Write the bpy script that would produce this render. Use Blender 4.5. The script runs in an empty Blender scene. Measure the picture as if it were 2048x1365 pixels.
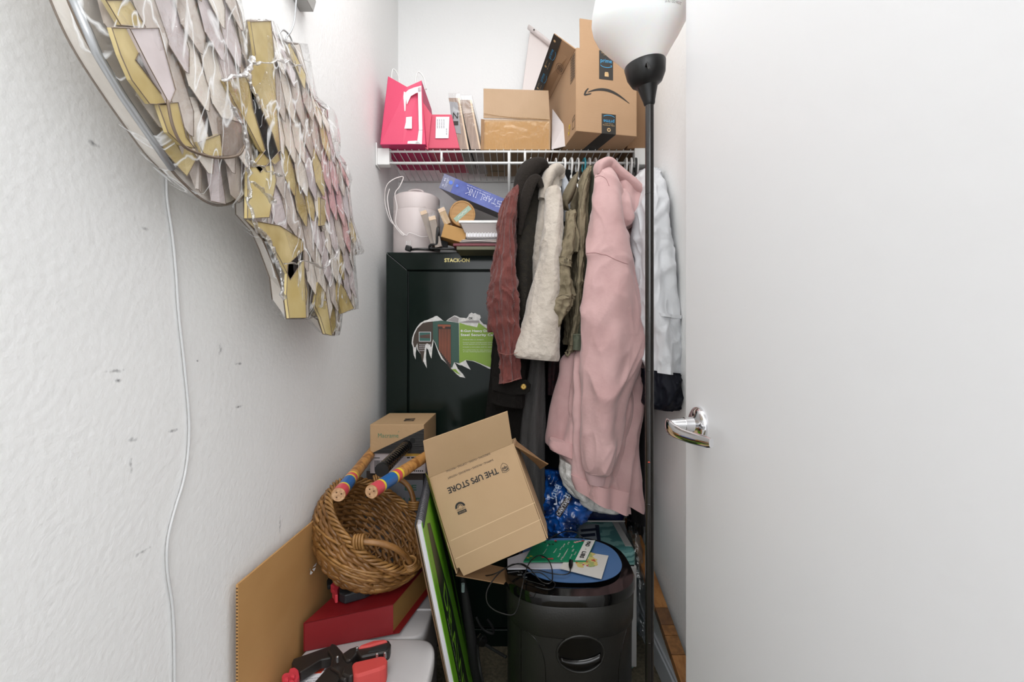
import bpy, bmesh, math, random
from mathutils import Vector, Matrix, Euler, noise
random.seed(7)
PI = math.pi
V = Vector
SC = bpy.context.scene
COL = SC.collection
# ---------------------------------------------------------------- camera, light, exposure
F = 905.0                      # focal length in pixels of the 2048 px wide frame
EYE = 1.085
cam_d = bpy.data.cameras.new('camera'); cam_d.sensor_width = 36.0; cam_d.lens = F/2048*36
cam_d.clip_start = 0.02
cam = bpy.data.objects.new('camera', cam_d); COL.objects.link(cam)
cam.location = (0, 0, EYE); cam.rotation_euler = (PI/2, 0, 0)
SC.camera = cam
world = bpy.data.worlds.new('world'); SC.world = world; world.use_nodes = True
world.node_tree.nodes['Background'].inputs[0].default_value = (0.95, 0.97, 1.0, 1)
world.node_tree.nodes['Background'].inputs[1].default_value = 0.70
def area(name, loc, rot, sx, sy, power, col=(1, 1, 1)):
    l = bpy.data.lights.new(name, 'AREA'); l.shape = 'RECTANGLE'; l.size = sx; l.size_y = sy
    l.energy = power; l.color = col
    o = bpy.data.objects.new(name, l); COL.objects.link(o); o.location = loc; o.rotation_euler = rot
    return o
area('closet_ceiling_light', (0.0, 0.75, 2.56), (0, 0, 0), 0.7, 0.7, 5.6, (1.0, 1.0, 1.0))
area('room_fill_light', (-0.15, -1.3, 1.9), (math.radians(78), 0, 0), 1.6, 1.3, 17, (0.96, 0.98, 1.0))  # added fill light behind the camera, on the room side; no window there
SC.view_settings.view_transform = 'Standard'; SC.view_settings.look = 'None'
SC.view_settings.gamma = 1.0; SC.view_settings.use_curve_mapping = False
SC.view_settings.exposure = 0.80

# ---------------------------------------------------------------- helpers
def P(px, py, d):
    return V(((px-1024)/F*d, d, EYE+(682.5-py)/F*d))
def hit(px, py, p0, n):
    r = V(((px-1024)/F, 1.0, (682.5-py)/F)); o = V((0, 0, EYE)); n = V(n)
    return o + r*((V(p0)-o).dot(n)/r.dot(n))
def hexc(h):
    c = [int(h[i:i+2], 16)/255 for i in (0, 2, 4)]
    return tuple((x/12.92 if x <= .04045 else ((x+.055)/1.055)**2.4) for x in c)+(1,)
MC = {}
def mat(name, col='cccccc', rough=0.6, metal=0.0, bump=0, bscale=60, col2=None, cscale=8, cstretch=(1, 1, 1),
        spec=0.5, coat=0, alpha=1, sheen=0, trans=0, bstretch=(1, 1, 1), cpos=(0.35, 0.65), emit=None, bdist=0.01, sss=0, detail=3):
    if name in MC: return MC[name]
    m = bpy.data.materials.new(name); m.use_nodes = True
    nt = m.node_tree; b = nt.nodes['Principled BSDF']
    c = hexc(col)
    b.inputs['Base Color'].default_value = c
    b.inputs['Roughness'].default_value = rough; b.inputs['Metallic'].default_value = metal
    b.inputs['Specular IOR Level'].default_value = spec
    b.inputs['Coat Weight'].default_value = coat; b.inputs['Alpha'].default_value = alpha
    b.inputs['Sheen Weight'].default_value = sheen; b.inputs['Transmission Weight'].default_value = trans
    if sss: b.inputs['Subsurface Weight'].default_value = sss; b.inputs['Subsurface Scale'].default_value = .02
    tc = nt.nodes.new('ShaderNodeTexCoord')
    def nz(scale, st, det):
        mp = nt.nodes.new('ShaderNodeMapping'); mp.inputs['Scale'].default_value = st
        nt.links.new(tc.outputs['Object'], mp.inputs['Vector'])
        n = nt.nodes.new('ShaderNodeTexNoise'); n.inputs['Scale'].default_value = scale; n.inputs['Detail'].default_value = det
        nt.links.new(mp.outputs[0], n.inputs['Vector']); return n
    if col2:
        n = nz(cscale, cstretch, detail); r = nt.nodes.new('ShaderNodeValToRGB')
        r.color_ramp.elements[0].position = cpos[0]; r.color_ramp.elements[1].position = cpos[1]
        r.color_ramp.elements[0].color = c; r.color_ramp.elements[1].color = hexc(col2)
        nt.links.new(n.outputs['Fac'], r.inputs[0]); nt.links.new(r.outputs[0], b.inputs['Base Color'])
    if bump:
        n = nz(bscale, bstretch, 4); bp = nt.nodes.new('ShaderNodeBump')
        bp.inputs['Strength'].default_value = bump; bp.inputs['Distance'].default_value = bdist
        nt.links.new(n.outputs['Fac'], bp.inputs['Height']); nt.links.new(bp.outputs[0], b.inputs['Normal'])
    MC[name] = m; return m
WM = {}
def setp(o, label=None, cat=None, group=None, kind=None):
    if label: o['label'] = label
    if cat: o['category'] = cat
    if group: o['group'] = group
    if kind: o['kind'] = kind
def thing(name, label, cat, loc=(0, 0, 0), rot=(0, 0, 0), group=None):
    o = bpy.data.objects.new(name, None); o.empty_display_size = .05; COL.objects.link(o)
    o.location = loc; o.rotation_euler = rot; setp(o, label, cat, group)
    WM[o] = Matrix.Translation(V(loc)) @ Euler(rot).to_matrix().to_4x4()
    return o
class MB:
    def __init__(s): s.v = []; s.f = []; s.m = []; s.mi = 0
    def add(s, vs, fs, T=None):
        b = len(s.v)
        s.v += [(T @ V(p)) if T is not None else V(p) for p in vs]
        s.f += [tuple(i+b for i in f) for f in fs]; s.m += [s.mi]*len(fs); return s
    def box(s, c, d, rot=None, T=None):
        x, y, z = d[0]/2, d[1]/2, d[2]/2
        vs = [V(p) for p in ((-x,-y,-z),(x,-y,-z),(x,y,-z),(-x,y,-z),(-x,-y,z),(x,-y,z),(x,y,z),(-x,y,z))]
        M = Matrix.Translation(V(c)) @ (Euler(rot).to_matrix().to_4x4() if rot else Matrix.Identity(4))
        if T is not None: M = T @ M
        return s.add(vs, [(0,3,2,1),(4,5,6,7),(0,1,5,4),(1,2,6,5),(2,3,7,6),(3,0,4,7)], M)
    def b8(s, vs):   # corners: bottom ring 0-3, top ring 4-7
        return s.add(vs, [(0,3,2,1),(4,5,6,7),(0,1,5,4),(1,2,6,5),(2,3,7,6),(3,0,4,7)])
    def slab(s, quad, n, t):   # n-gon with thickness t against n
        n = V(n).normalized(); k = len(quad); q = [V(p) for p in quad]
        vs = q + [p - n*t for p in q]
        fs = [tuple(range(k)), tuple(reversed(range(k, 2*k)))] + [(i, i+k, (i+1) % k+k, (i+1) % k) for i in range(k)]
        return s.add(vs, fs)
    def tube(s, pts, r, seg=8, closed=False, cap=True, flat=1.0):
        pts = [V(p) for p in pts]; n = len(pts); vs = []; fs = []
        rr = r if isinstance(r, (list, tuple)) else [r]*n
        up = None
        for i, p in enumerate(pts):
            a = pts[(i-1) % n] if (closed or i) else p; b = pts[(i+1) % n] if (closed or i < n-1) else p
            t = (b-a).normalized()
            if up is None:
                up = V((0, 0, 1)) if abs(t.z) < .9 else V((1, 0, 0))
            u = (up - t*up.dot(t)).normalized(); w = t.cross(u); up = u
            for k in range(seg):
                an = 2*PI*k/seg; vs.append(p + (u*math.cos(an)*flat + w*math.sin(an))*rr[i])
        m = n if closed else n-1
        for i in range(m):
            for k in range(seg):
                a = i*seg+k; b = i*seg+(k+1) % seg; c = ((i+1) % n)*seg+(k+1) % seg; d = ((i+1) % n)*seg+k
                fs.append((a, b, c, d))
        if cap and not closed:
            fs.append(tuple(reversed(range(seg)))); fs.append(tuple(range((n-1)*seg, n*seg)))
        return s.add(vs, fs)
    def lathe(s, prof, seg=40, T=None, sx=1, sy=1, expo=2.0, capb=True, capt=True):
        vs = []; fs = []
        for r, z in prof:
            for k in range(seg):
                a = 2*PI*k/seg; c, q = math.cos(a), math.sin(a)
                if expo != 2.0:
                    c = math.copysign(abs(c)**(2/expo), c); q = math.copysign(abs(q)**(2/expo), q)
                vs.append((r*c*sx, r*q*sy, z))
        for i in range(len(prof)-1):
            for k in range(seg):
                fs.append((i*seg+k, i*seg+(k+1) % seg, (i+1)*seg+(k+1) % seg, (i+1)*seg+k))
        if capb: fs.append(tuple(reversed(range(seg))))
        if capt: fs.append(tuple(range((len(prof)-1)*seg, len(prof)*seg)))
        return s.add(vs, fs, T)
    def rings(s, rings, capa=True, capb=True):
        n = len(rings[0]); fs = []; vs = [p for r in rings for p in r]
        for i in range(len(rings)-1):
            for k in range(n): fs.append((i*n+k, i*n+(k+1) % n, (i+1)*n+(k+1) % n, (i+1)*n+k))
        if capa: fs.append(tuple(reversed(range(n))))
        if capb: fs.append(tuple(range((len(rings)-1)*n, len(rings)*n)))
        return s.add(vs, fs)
    def build(s, name, mats, parent=None, local=False, smooth=False, bevel=0, bseg=2, label=None, cat=None, group=None, kind=None, sub=0, solid=0):
        me = bpy.data.meshes.new(name)
        vs = s.v
        if parent is None:
            xs = [p.x for p in vs]; ys = [p.y for p in vs]; zs = [p.z for p in vs]
            o0 = V(((min(xs)+max(xs))/2, (min(ys)+max(ys))/2, min(zs)))
            vs = [p-o0 for p in vs]
        elif not local:
            I = WM[parent].inverted(); vs = [I @ p for p in vs]
        me.from_pydata([tuple(p) for p in vs], [], s.f); me.update()
        if not isinstance(mats, (list, tuple)): mats = [mats]
        for m in mats: me.materials.append(m)
        if len(mats) > 1:
            for p, k in zip(me.polygons, s.m): p.material_index = k
        bm = bmesh.new(); bm.from_mesh(me); bmesh.ops.recalc_face_normals(bm, faces=bm.faces); bm.to_mesh(me); bm.free()
        if smooth is True: me.shade_smooth()
        elif smooth: me.shade_smooth(); me.set_sharp_from_angle(angle=math.radians(smooth))
        o = bpy.data.objects.new(name, me); COL.objects.link(o)
        if parent is None: o.location = o0; WM[o] = Matrix.Translation(o0)
        else: o.parent = parent; WM[o] = WM[parent]
        if bevel:
            b = o.modifiers.new('bevel', 'BEVEL'); b.width = bevel; b.segments = bseg; b.limit_method = 'ANGLE'; b.angle_limit = math.radians(35)
        if solid:
            b = o.modifiers.new('solid', 'SOLIDIFY'); b.thickness = solid
        if sub:
            b = o.modifiers.new('sub', 'SUBSURF'); b.levels = sub; b.render_levels = sub
        setp(o, label, cat, group, kind)
        return o
def copy_tree(o, parent=None):
    c = o.copy(); COL.objects.link(c); c.parent = parent
    for ch in [x for x in o.children]: copy_tree(ch, c)
    return c
def smoothpts(pts, n=6, closed=False):
    pts = [V(p) for p in pts]; out = []; N = len(pts)
    for i in range(N if closed else N-1):
        if closed: a, b, c, d = pts[(i-1) % N], pts[i], pts[(i+1) % N], pts[(i+2) % N]
        else: a, b, c, d = pts[max(i-1, 0)], pts[i], pts[i+1], pts[min(i+2, N-1)]
        for k in range(n):
            t = k/n
            out.append(.5*((2*b)+(c-a)*t+(2*a-5*b+4*c-d)*t*t+(-a+3*b-3*c+d)*t**3))
    if not closed: out.append(pts[-1])
    return out
TXT = {}
def textgeo(s):
    if s not in TXT:
        cu = bpy.data.curves.new('t', 'FONT'); cu.body = s; cu.align_x = 'CENTER'; cu.align_y = 'CENTER'; cu.resolution_u = 3
        o = bpy.data.objects.new('t', cu); COL.objects.link(o)
        me = bpy.data.meshes.new_from_object(o, depsgraph=bpy.context.evaluated_depsgraph_get())
        TXT[s] = ([V(v.co) for v in me.vertices], [tuple(p.vertices) for p in me.polygons])
        bpy.data.objects.remove(o); bpy.data.curves.remove(cu); bpy.data.meshes.remove(me)
    return TXT[s]
def frame(O, U, Vv):
    U = V(U).normalized(); N = U.cross(V(Vv)).normalized(); W = N.cross(U)
    M = Matrix((U, W, N)).transposed().to_4x4(); M.translation = V(O); return M
def text(mb, s, T, x, y, h, w=None, rot=0, e=.0006, bold=0):
    vs, fs = textgeo(s)
    x0 = min(v.x for v in vs); x1 = max(v.x for v in vs); y0 = min(v.y for v in vs); y1 = max(v.y for v in vs)
    k = h/(y1-y0); kx = k if w is None else w/(x1-x0); c, q = math.cos(rot), math.sin(rot)
    offs = [(0, 0)] if not bold else [(-bold, 0), (bold, 0), (0, bold), (0, -bold)]
    for j, (ox, oy) in enumerate(offs):
        o = []
        for v in vs:
            a = (v.x-(x0+x1)/2)*kx+ox; b = (v.y-(y0+y1)/2)*k+oy
            o.append((x+a*c-b*q, y+a*q+b*c, e+j*.00004))
        mb.add(o, fs, T)
def poly(mb, pts, T, e=.0004):
    mb.add([(p[0], p[1], e) for p in pts], [tuple(range(len(pts)))], T)
def rect(mb, T, x0, y0, x1, y1, e=.0004): poly(mb, [(x0,y0),(x1,y0),(x1,y1),(x0,y1)], T, e)
def line(mb, T, pts, w, e=.0005, closed=False):
    n = len(pts)
    for i in range(n if closed else n-1):
        a = V(pts[i]).to_2d() if len(pts[i]) > 2 else V(pts[i]); b = V(pts[(i+1) % n]); d = (b-a)
        if d.length < 1e-6: continue
        d.normalize(); p = V((-d.y, d.x))*w/2; a2 = a-d*w*.3; b2 = b+d*w*.3
        poly(mb, [a2-p, b2-p, b2+p, a2+p], T, e)
def circ(cx, cy, rx, ry=None, n=28, a0=0, a1=2*PI):
    ry = rx if ry is None else ry
    k = n if abs(a1-a0-2*PI) < 1e-6 else n-1
    return [(cx+rx*math.cos(a0+(a1-a0)*i/k), cy+ry*math.sin(a0+(a1-a0)*i/k)) for i in range(n)]
def arcband(mb, T, cx, cy, r, w0, w1, a0, a1, n=20, ry=None, e=.0005):
    """tapering arc stroke"""
    ry = ry or r; up = []; dn = []
    for i in range(n):
        t = i/(n-1); a = a0+(a1-a0)*t; w = (w0+(w1-w0)*t)/2
        up.append((cx+(r+w)*math.cos(a), cy+(ry+w)*math.sin(a))); dn.append((cx+(r-w)*math.cos(a), cy+(ry-w)*math.sin(a)))
    for i in range(n-1): poly(mb, [dn[i], dn[i+1], up[i+1], up[i]], T, e)
def fold(p, sc, st=(1, 1, .35)):
    q = V((p.x*st[0], p.y*st[1], p.z*st[2]))*sc
    return noise.noise(q)
def cloth_loft(rows, seg=64, k=6, amp=.006, namp=.006, nsc=14, steps=7, seed=0, hem=True, st=(1, 1, .35), grow=True, sq=2.0, k2=0, wr=0, wsc=10, wst=(1, 1, .45)):
    """rows: (xl,yl,xr,yr,d,ry) silhouette points in photo pixels at depth d, ry half extent in depth. Returns MB"""
    base = []
    for xl, yl, xr, yr, d, ry in rows:
        base.append((P(xl, yl, d), P(xr, yr, d), ry))
    L = smoothpts([b[0] for b in base], steps); R = smoothpts([b[1] for b in base], steps)
    Q = smoothpts([(b[2], 0, 0) for b in base], steps)
    rings = []; n = len(L)
    for i in range(n):
        l, r, ry = L[i], R[i], max(Q[i].x, .002); ring = []; t = i/(n-1)
        A = amp*(min(1, t*2.2+.15) if grow else 1); c0 = (l+r)/2; hw = (r-l).length/2
        for j in range(seg):
            a = 2*PI*j/seg; ca, sa = math.cos(a), math.sin(a)
            if sq != 2.0:
                ca = math.copysign(abs(ca)**(2/sq), ca); sa = math.copysign(abs(sa)**(2/sq), sa)
            p = c0+(r-l)*.5*ca + V((0, ry*sa, 0))
            out = (p-c0); out = out.normalized() if out.length > 1e-6 else V((0, -1, 0))
            f = A*math.sin(k*a+seed+1.3*math.sin(p.z*7+seed)) + (A*.6*math.sin(k2*a+seed*2+p.z*5) if k2 else 0)
            f += namp*fold(p+V((seed*3.1, 0, 0)), nsc, st) + namp*.5*fold(p+V((0, seed, 0)), nsc*2.3, (1, 1, .8))
            if wr:
                q = V((p.x*wst[0], p.y*wst[1], p.z*wst[2]))*wsc + V((seed*1.7, 0, 0)); wv = noise.noise(q*.5)*1.2
                q = q + V((wv, wv, wv*.6)); f += wr*(max(0, 1-abs(noise.noise(q))*3.2)**2 - .35) + wr*.5*max(0, 1-abs(noise.noise(q*2.1+V((5, 3, 1))))*3)**2
            f = min(f, .8*hw)
            ring.append(p+out*f)
        rings.append(ring)
    if hem:
        last = rings[-1]; c = sum(last, V())/seg; up = (sum(rings[-4], V())/seg - c).normalized()
        rings.append([c+(p-c)*.93+up*.0015 for p in last]); rings.append([c+(p-c)*.88+up*.03 for p in last])
    return MB().rings(rings)
def px_slab(mb, pts, p0, n, t, off=0.0):
    n = V(n).normalized()
    q = [hit(x, y, p0, n)+n*off for x, y in pts]
    mb.slab(q, n, t); return q

from mathutils.bvhtree import BVHTree
_BV = {}
def surf(obs, px, py, off=.001):
    """point on the surface of garments obs seen at a photo position, lifted by off"""
    best = None; o = V((0, 0, EYE)); r = V(((px-1024)/F, 1.0, (682.5-py)/F)).normalized()
    for ob in obs:
        if ob not in _BV:
            M_ = WM[ob]; _BV[ob] = BVHTree.FromPolygons([M_ @ v.co for v in ob.data.vertices], [tuple(p.vertices) for p in ob.data.polygons])
        h = _BV[ob].ray_cast(o, r)
        if h[0] is not None and (best is None or h[3] < best[1]): best = (h[0], h[3], h[1])
    if best is None: return None
    return best[0]-r*off
def seam(pts, obs, root, m, r=.001, name='seam_stitching', n=5, off=.0004):
    q = [surf(obs, p.x, p.y, off) for p in smoothpts([(a, b, 0) for a, b in pts], n)]
    q = [p for p in q if p is not None]
    if len(q) > 2: return MB().tube(q, r, 6).build(name, m, root, smooth=True)
def decal(polys, obs, root, m, name, off=.0012, sub=1):
    mb = MB()
    for pg in polys:
        q = [surf(obs, x, y, off) for x, y in pg]
        if all(p is not None for p in q): mb.add(q, [tuple(range(len(q)))])
    return mb.build(name, m, root)
# ---------------------------------------------------------------- materials
def wall_mat(name, marks=()):
    m = mat(name, 'f3f3f2', .75, bump=.62, bscale=105, bdist=.0016)
    nt = m.node_tree; b = nt.nodes['Principled BSDF']; b.inputs['Base Color'].default_value = hexc('f3f3f2')
    if marks:
        tc = nt.nodes['Texture Coordinate']; geo = nt.nodes.new('ShaderNodeNewGeometry')
        acc = None
        for (x, y, z, sy, sz) in marks:
            mp = nt.nodes.new('ShaderNodeMapping'); mp.vector_type = 'TEXTURE'
            mp.inputs['Location'].default_value = (x, y, z); mp.inputs['Scale'].default_value = (.05, sy, sz)
            nt.links.new(geo.outputs['Position'], mp.inputs['Vector'])
            g = nt.nodes.new('ShaderNodeTexGradient'); g.gradient_type = 'SPHERICAL'; nt.links.new(mp.outputs[0], g.inputs[0])
            if acc is None: acc = g.outputs['Fac']
            else:
                a = nt.nodes.new('ShaderNodeMath'); a.operation = 'MAXIMUM'
                nt.links.new(acc, a.inputs[0]); nt.links.new(g.outputs['Fac'], a.inputs[1]); acc = a.outputs[0]
        n = nt.nodes.new('ShaderNodeTexNoise'); n.inputs['Scale'].default_value = 140; n.inputs['Detail'].default_value = 3
        nt.links.new(geo.outputs['Position'], n.inputs['Vector'])
        mu = nt.nodes.new('ShaderNodeMath'); mu.operation = 'MULTIPLY'; nt.links.new(acc, mu.inputs[0]); nt.links.new(n.outputs['Fac'], mu.inputs[1])
        r = nt.nodes.new('ShaderNodeValToRGB'); r.color_ramp.elements[0].position = .27; r.color_ramp.elements[1].position = .62
        r.color_ramp.elements[0].color = hexc('f3f3f2'); r.color_ramp.elements[1].color = hexc('8a8a8c')
        nt.links.new(mu.outputs[0], r.inputs[0]); nt.links.new(r.outputs[0], b.inputs['Base Color'])
    return m
XL, XR, YB = -.487, .487, 1.935
def onL(px, py): return hit(px, py, (XL, 0, 0), (1, 0, 0))
mk = []
for px, py, sy, sz in ((188, 287, .02, .008), (290, 458, .012, .006), (232, 742, .03, .006), (235, 762, .014, .006), (395, 722, .006, .004),
                       (265, 880, .02, .007), (345, 862, .03, .006), (478, 728, .03, .006), (478, 814, .03, .005), (285, 1105, .03, .006), (440, 700, .01, .02), (262, 930, .006, .03), (560, 1050, .008, .04)):
    p = onL(px, py); mk.append((p.x, p.y, p.z, sy, sz))
M_wallL = wall_mat('textured_white_wall_scuffed', mk)
M_wall = wall_mat('textured_white_wall')
M_white = mat('white_enamel', 'e6e6e4', .35)
M_carpet = mat('beige_carpet', '8a8068', .95, bump=1, bscale=420, col2='6d6450', cscale=90, bdist=.01)
M_doorp = mat('door_paint', 'e7e7e8', .42, bump=.05, bscale=20)
M_base = mat('baseboard_paint', 'd3d6da', .45)
M_chrome = mat('polished_chrome', 'e8e8ea', .08, 1.0)
M_card = mat('cardboard', 'b39170', .8, bump=.08, bscale=30, col2='a98766', cscale=3, bstretch=(1, 1, 12))
M_card2 = mat('cardboard_dull', '9c7a5a', .8, bump=.1, bscale=40, col2='906f50', cscale=2)
M_cardp = mat('cardboard_pale', 'b4977a', .75, bump=.12, bscale=26, col2='a88c6d', cscale=4, bstretch=(8, 1, 1))
M_cardedge = mat('cardboard_edge', '9a7446', .9, bump=.8, bscale=300)
M_ink = mat('dark_ink', '2e2a26', .7)
M_inkb = mat('black_print', '2a2827', .6)
M_black = mat('black_plastic', '121212', .38)
M_blackg = mat('glossy_black_plastic', '0b0b0b', .12, coat=.3)
M_blackm = mat('matte_black', '1a1a1a', .7)
M_dkgreen = mat('dark_green_enamel', '111b17', .13, coat=0, spec=.22, bump=.03, bscale=6)
M_gap = mat('dark_gap', '050505', .8)
M_gold = mat('gold_letters', 'e8d78a', .35)
M_paper = mat('white_paper', 'e4e2e6', .8)
M_clear = None
def film_mat(name, fac=.12, tint=(1, 1, 1, 1), bump=.8, scale=25, rough=.08, glint_streaks=0):
    m = bpy.data.materials.new(name); m.use_nodes = True; nt = m.node_tree; nt.nodes.clear()
    o = nt.nodes.new('ShaderNodeOutputMaterial'); mx = nt.nodes.new('ShaderNodeMixShader')
    t = nt.nodes.new('ShaderNodeBsdfTransparent'); t.inputs[0].default_value = tint
    g = nt.nodes.new('ShaderNodeBsdfGlossy'); g.inputs['Roughness'].default_value = rough
    fr = nt.nodes.new('ShaderNodeLayerWeight'); fr.inputs[0].default_value = .12
    ad = nt.nodes.new('ShaderNodeMath'); ad.operation = 'ADD'; ad.inputs[1].default_value = fac; ad.use_clamp = True
    tc = nt.nodes.new('ShaderNodeTexCoord'); n = nt.nodes.new('ShaderNodeTexNoise'); n.inputs['Scale'].default_value = scale
    n.inputs['Detail'].default_value = 3; n.inputs['Distortion'].default_value = 1.2
    bp = nt.nodes.new('ShaderNodeBump'); bp.inputs['Strength'].default_value = bump; bp.inputs['Distance'].default_value = .02
    L = nt.links.new
    L(tc.outputs['Object'], n.inputs['Vector']); L(n.outputs['Fac'], bp.inputs['Height'])
    L(bp.outputs[0], g.inputs['Normal']); L(bp.outputs[0], fr.inputs['Normal'])
    pw = nt.nodes.new('ShaderNodeMath'); pw.operation = 'MULTIPLY'; pw.inputs[1].default_value = .6; L(fr.outputs['Fresnel'] if False else fr.outputs['Facing'], pw.inputs[0]); L(pw.outputs[0], ad.inputs[0]); L(ad.outputs[0], mx.inputs[0]); L(t.outputs[0], mx.inputs[1]); L(g.outputs[0], mx.inputs[2]); L(mx.outputs[0], o.inputs[0])
    if glint_streaks:  # highlights of the wrinkled film, painted as thin white diffuse streaks
        mp = nt.nodes.new('ShaderNodeMapping'); mp.inputs['Scale'].default_value = (1, 1.6, .55); mp.inputs['Rotation'].default_value = (.5, 0, 0)
        n2 = nt.nodes.new('ShaderNodeTexNoise'); n2.inputs['Scale'].default_value = 15; n2.inputs['Detail'].default_value = 2.5; n2.inputs['Distortion'].default_value = .6
        L(tc.outputs['Object'], mp.inputs[0]); L(mp.outputs[0], n2.inputs['Vector'])
        r = nt.nodes.new('ShaderNodeValToRGB'); e = r.color_ramp.elements; e[0].position = .475; e[0].color = (0, 0, 0, 1); e[1].position = .525; e[1].color = (0, 0, 0, 1)
        k = e.new(.5); k.color = (glint_streaks, glint_streaks, glint_streaks, 1); L(n2.outputs['Fac'], r.inputs[0])
        df = nt.nodes.new('ShaderNodeBsdfDiffuse'); df.inputs[0].default_value = (.9, .9, .9, 1)
        m2 = nt.nodes.new('ShaderNodeMixShader'); L(r.outputs[0], m2.inputs[0]); L(mx.outputs[0], m2.inputs[1]); L(df.outputs[0], m2.inputs[2]); L(m2.outputs[0], o.inputs[0])
    return m
M_film = film_mat('clear_plastic_film', .03, tint=(.995, .995, .995, 1), bump=.6, scale=22, rough=.07, glint_streaks=.75)
M_film2 = film_mat('clear_sleeve', .04, tint=(.98, .98, .98, 1), bump=.15, scale=12)

# ---------------------------------------------------------------- the setting
H = 2.6
YF = -1.0
def struct(name, c, d, m, **k): return MB().box(c, d).build(name, m, kind='structure', **k)
struct('floor', (0, (YB+YF)/2, -.05), (1.4, YB-YF+.2, .1), M_carpet)
struct('wall_left', (XL-.05, (YB+YF)/2, H/2), (.1, YB-YF+.2, H), M_wallL)
struct('wall_right', (XR+.05, (YB+YF)/2, H/2), (.1, YB-YF+.2, H), M_wall)
struct('wall_back', (0, YB+.05, H/2), (XR-XL, .1, H), M_wall)
struct('ceiling', (0, (YB+YF)/2, H+.05), (1.3, YB-YF+.2, .1), M_wall)
def basebd(name, c, l, ax):
    mb = MB()
    if ax == 'y': mb.box((c[0], c[1], .04), (.013, l, .08)); mb.box((c[0]-math.copysign(.002, c[0])*-1, c[1], .086), (.008, l, .012))
    else: mb.box((c[0], c[1], .04), (l, .013, .08)); mb.box((c[0], c[1]+.002, .086), (l, .008, .012))
    mb.build(name, M_base, kind='structure', bevel=.003)
basebd('baseboard_left', (XL+.0065, (YB+YF)/2), YB-YF, 'y')
basebd('baseboard_right', (XR-.0065, (YB+YF)/2), YB-YF, 'y')
basebd('baseboard_back', (0, YB-.0065), XR-XL-.03, 'x')
# door, open into the closet along the right wall
a, b = .043, .999
dir_d = V((a, -b, 0)).normalized(); nrm_d = V((-b, -a, 0)).normalized()
E = V((.357, .93, 0))
door = MB().slab([E+V((0, 0, .012)), E+dir_d*.76+V((0, 0, .012)), E+dir_d*.76+V((0, 0, 2.04)), E+V((0, 0, 2.04))], nrm_d, .035).build('door_1', M_doorp, kind='structure', bevel=.0015)
dh = V(E)+dir_d*.062; dh.z = .925
Td = frame(dh, V((0, 0, 1)), V((0, 0, 1)).cross(nrm_d)*-1)
if (Td.to_3x3() @ V((0, 0, 1))).dot(nrm_d) < 0: Td = frame(dh, V((0, 0, 1)), V((0, 0, 1)).cross(nrm_d))
hset = MB().lathe([(.034, 0), (.034, .004), (.0325, .007), (.027, .0105), (.018, .0125), (.0145, .014), (.0135, .024), (.0135, .03)], 48, Td).build('door_handle', M_chrome, door, smooth=40)
mb = MB(); nk = [dh+nrm_d*t for t in (.026, .034, .046, .056)]
mb.tube(nk, [.0125, .0118, .0105, .009], 28)
mb.build('handle_neck', M_chrome, hset, smooth=40)
mb = MB(); rings = []
path = [(-.010, .058, 0), (-.003, .062, -.001), (.008, .063, -.003), (.025, .060, -.0065), (.045, .053, -.010), (.065, .045, -.0115), (.085, .038, -.0115), (.102, .034, -.011), (.112, .032, -.0105)]
hh = [.009, .013, .0145, .013, .0115, .011, .0105, .010, .008]
for (s_, o_, z_), h_ in zip(path, hh):
    c = dh+dir_d*s_+nrm_d*o_+V((0, 0, z_)); ring = []
    for k in range(20):
        an = 2*PI*k/20; ca, sa = math.cos(an), math.sin(an)
        ring.append(c+nrm_d*(.0042*ca)+V((0, 0, math.copysign(abs(sa)**.8, sa)*h_)))
    rings.append(ring)
sm = []
for i in range(len(rings)-1):
    for t in (0, .5): sm.append([rings[i][k].lerp(rings[i+1][k], t) for k in range(20)])
sm.append(rings[-1])
MB().rings(sm).build('handle_lever', M_chrome, hset, smooth=50)

# ---------------------------------------------------------------- wire shelf
D1 = 1.63; ZS = EYE+379.0/F*D1     # front edge of deck
ws = thing('wire_shelf', 'white wire closet shelf with hanging rod across the back wall', 'shelf', (0, D1, ZS))
ZR = ZS-.041
mb = MB(); mb.tube([(-.475, D1, ZS), (.475, D1, ZS)], .0042); mb.build('front_rail', M_white, ws, smooth=True)
mb = MB(); mb.tube([(-.475, D1, ZR), (.475, D1, ZR)], .0046); mb.build('hanging_rod', M_white, ws, smooth=True)
mb = MB(); mb.tube([(-.48, YB-.012, ZS-.004), (.48, YB-.012, ZS-.004)], .003); mb.build('back_rail', M_white, ws, smooth=True)
mb = MB(); mb.tube([(-.47, D1+.095, ZS-.007), (.47, D1+.095, ZS-.007)], .003); mb.build('middle_rail', M_white, ws, smooth=True)
mb = MB()
x = -.462
while x < .465:
    mb.tube([(x, D1-.004, ZS+.0062), (x, YB-.006, ZS+.0005)], .0014, 6); x += .0254
mb.build('deck_wires', M_white, ws, smooth=True)
for px in (883, 1050, 1217):
    X = P(px, 0, D1).x; MB().tube([(X, D1, ZS), (X, D1, ZR)], .0045).build('rail_post', M_white, ws, smooth=True)
for s_ in (-1, 1):
    mb = MB(); mb.box((s_*.461, D1+.004, ZS-.021), (.044, .03, .060)); mb.box((s_*.483, D1+.004, ZS-.016), (.005, .05, .082)); mb.build('end_bracket', M_white, ws, bevel=.003)
X = P(1018, 0, 1.63).x
mb = MB(); mb.tube([(X, D1-.004, ZS-.004), (X, D1+.0, ZR-.0), (X, D1+.02, ZR-.04), (X, YB-.01, ZS-.33)], .005); mb.build('support_brace', M_white, ws, smooth=True)
for px in (1040, 905): X = P(px, 0, YB).x; MB().box((X, YB-.008, ZS-.008), (.012, .016, .018)).build('wall_clip', M_white, ws, bevel=.002)

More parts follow.
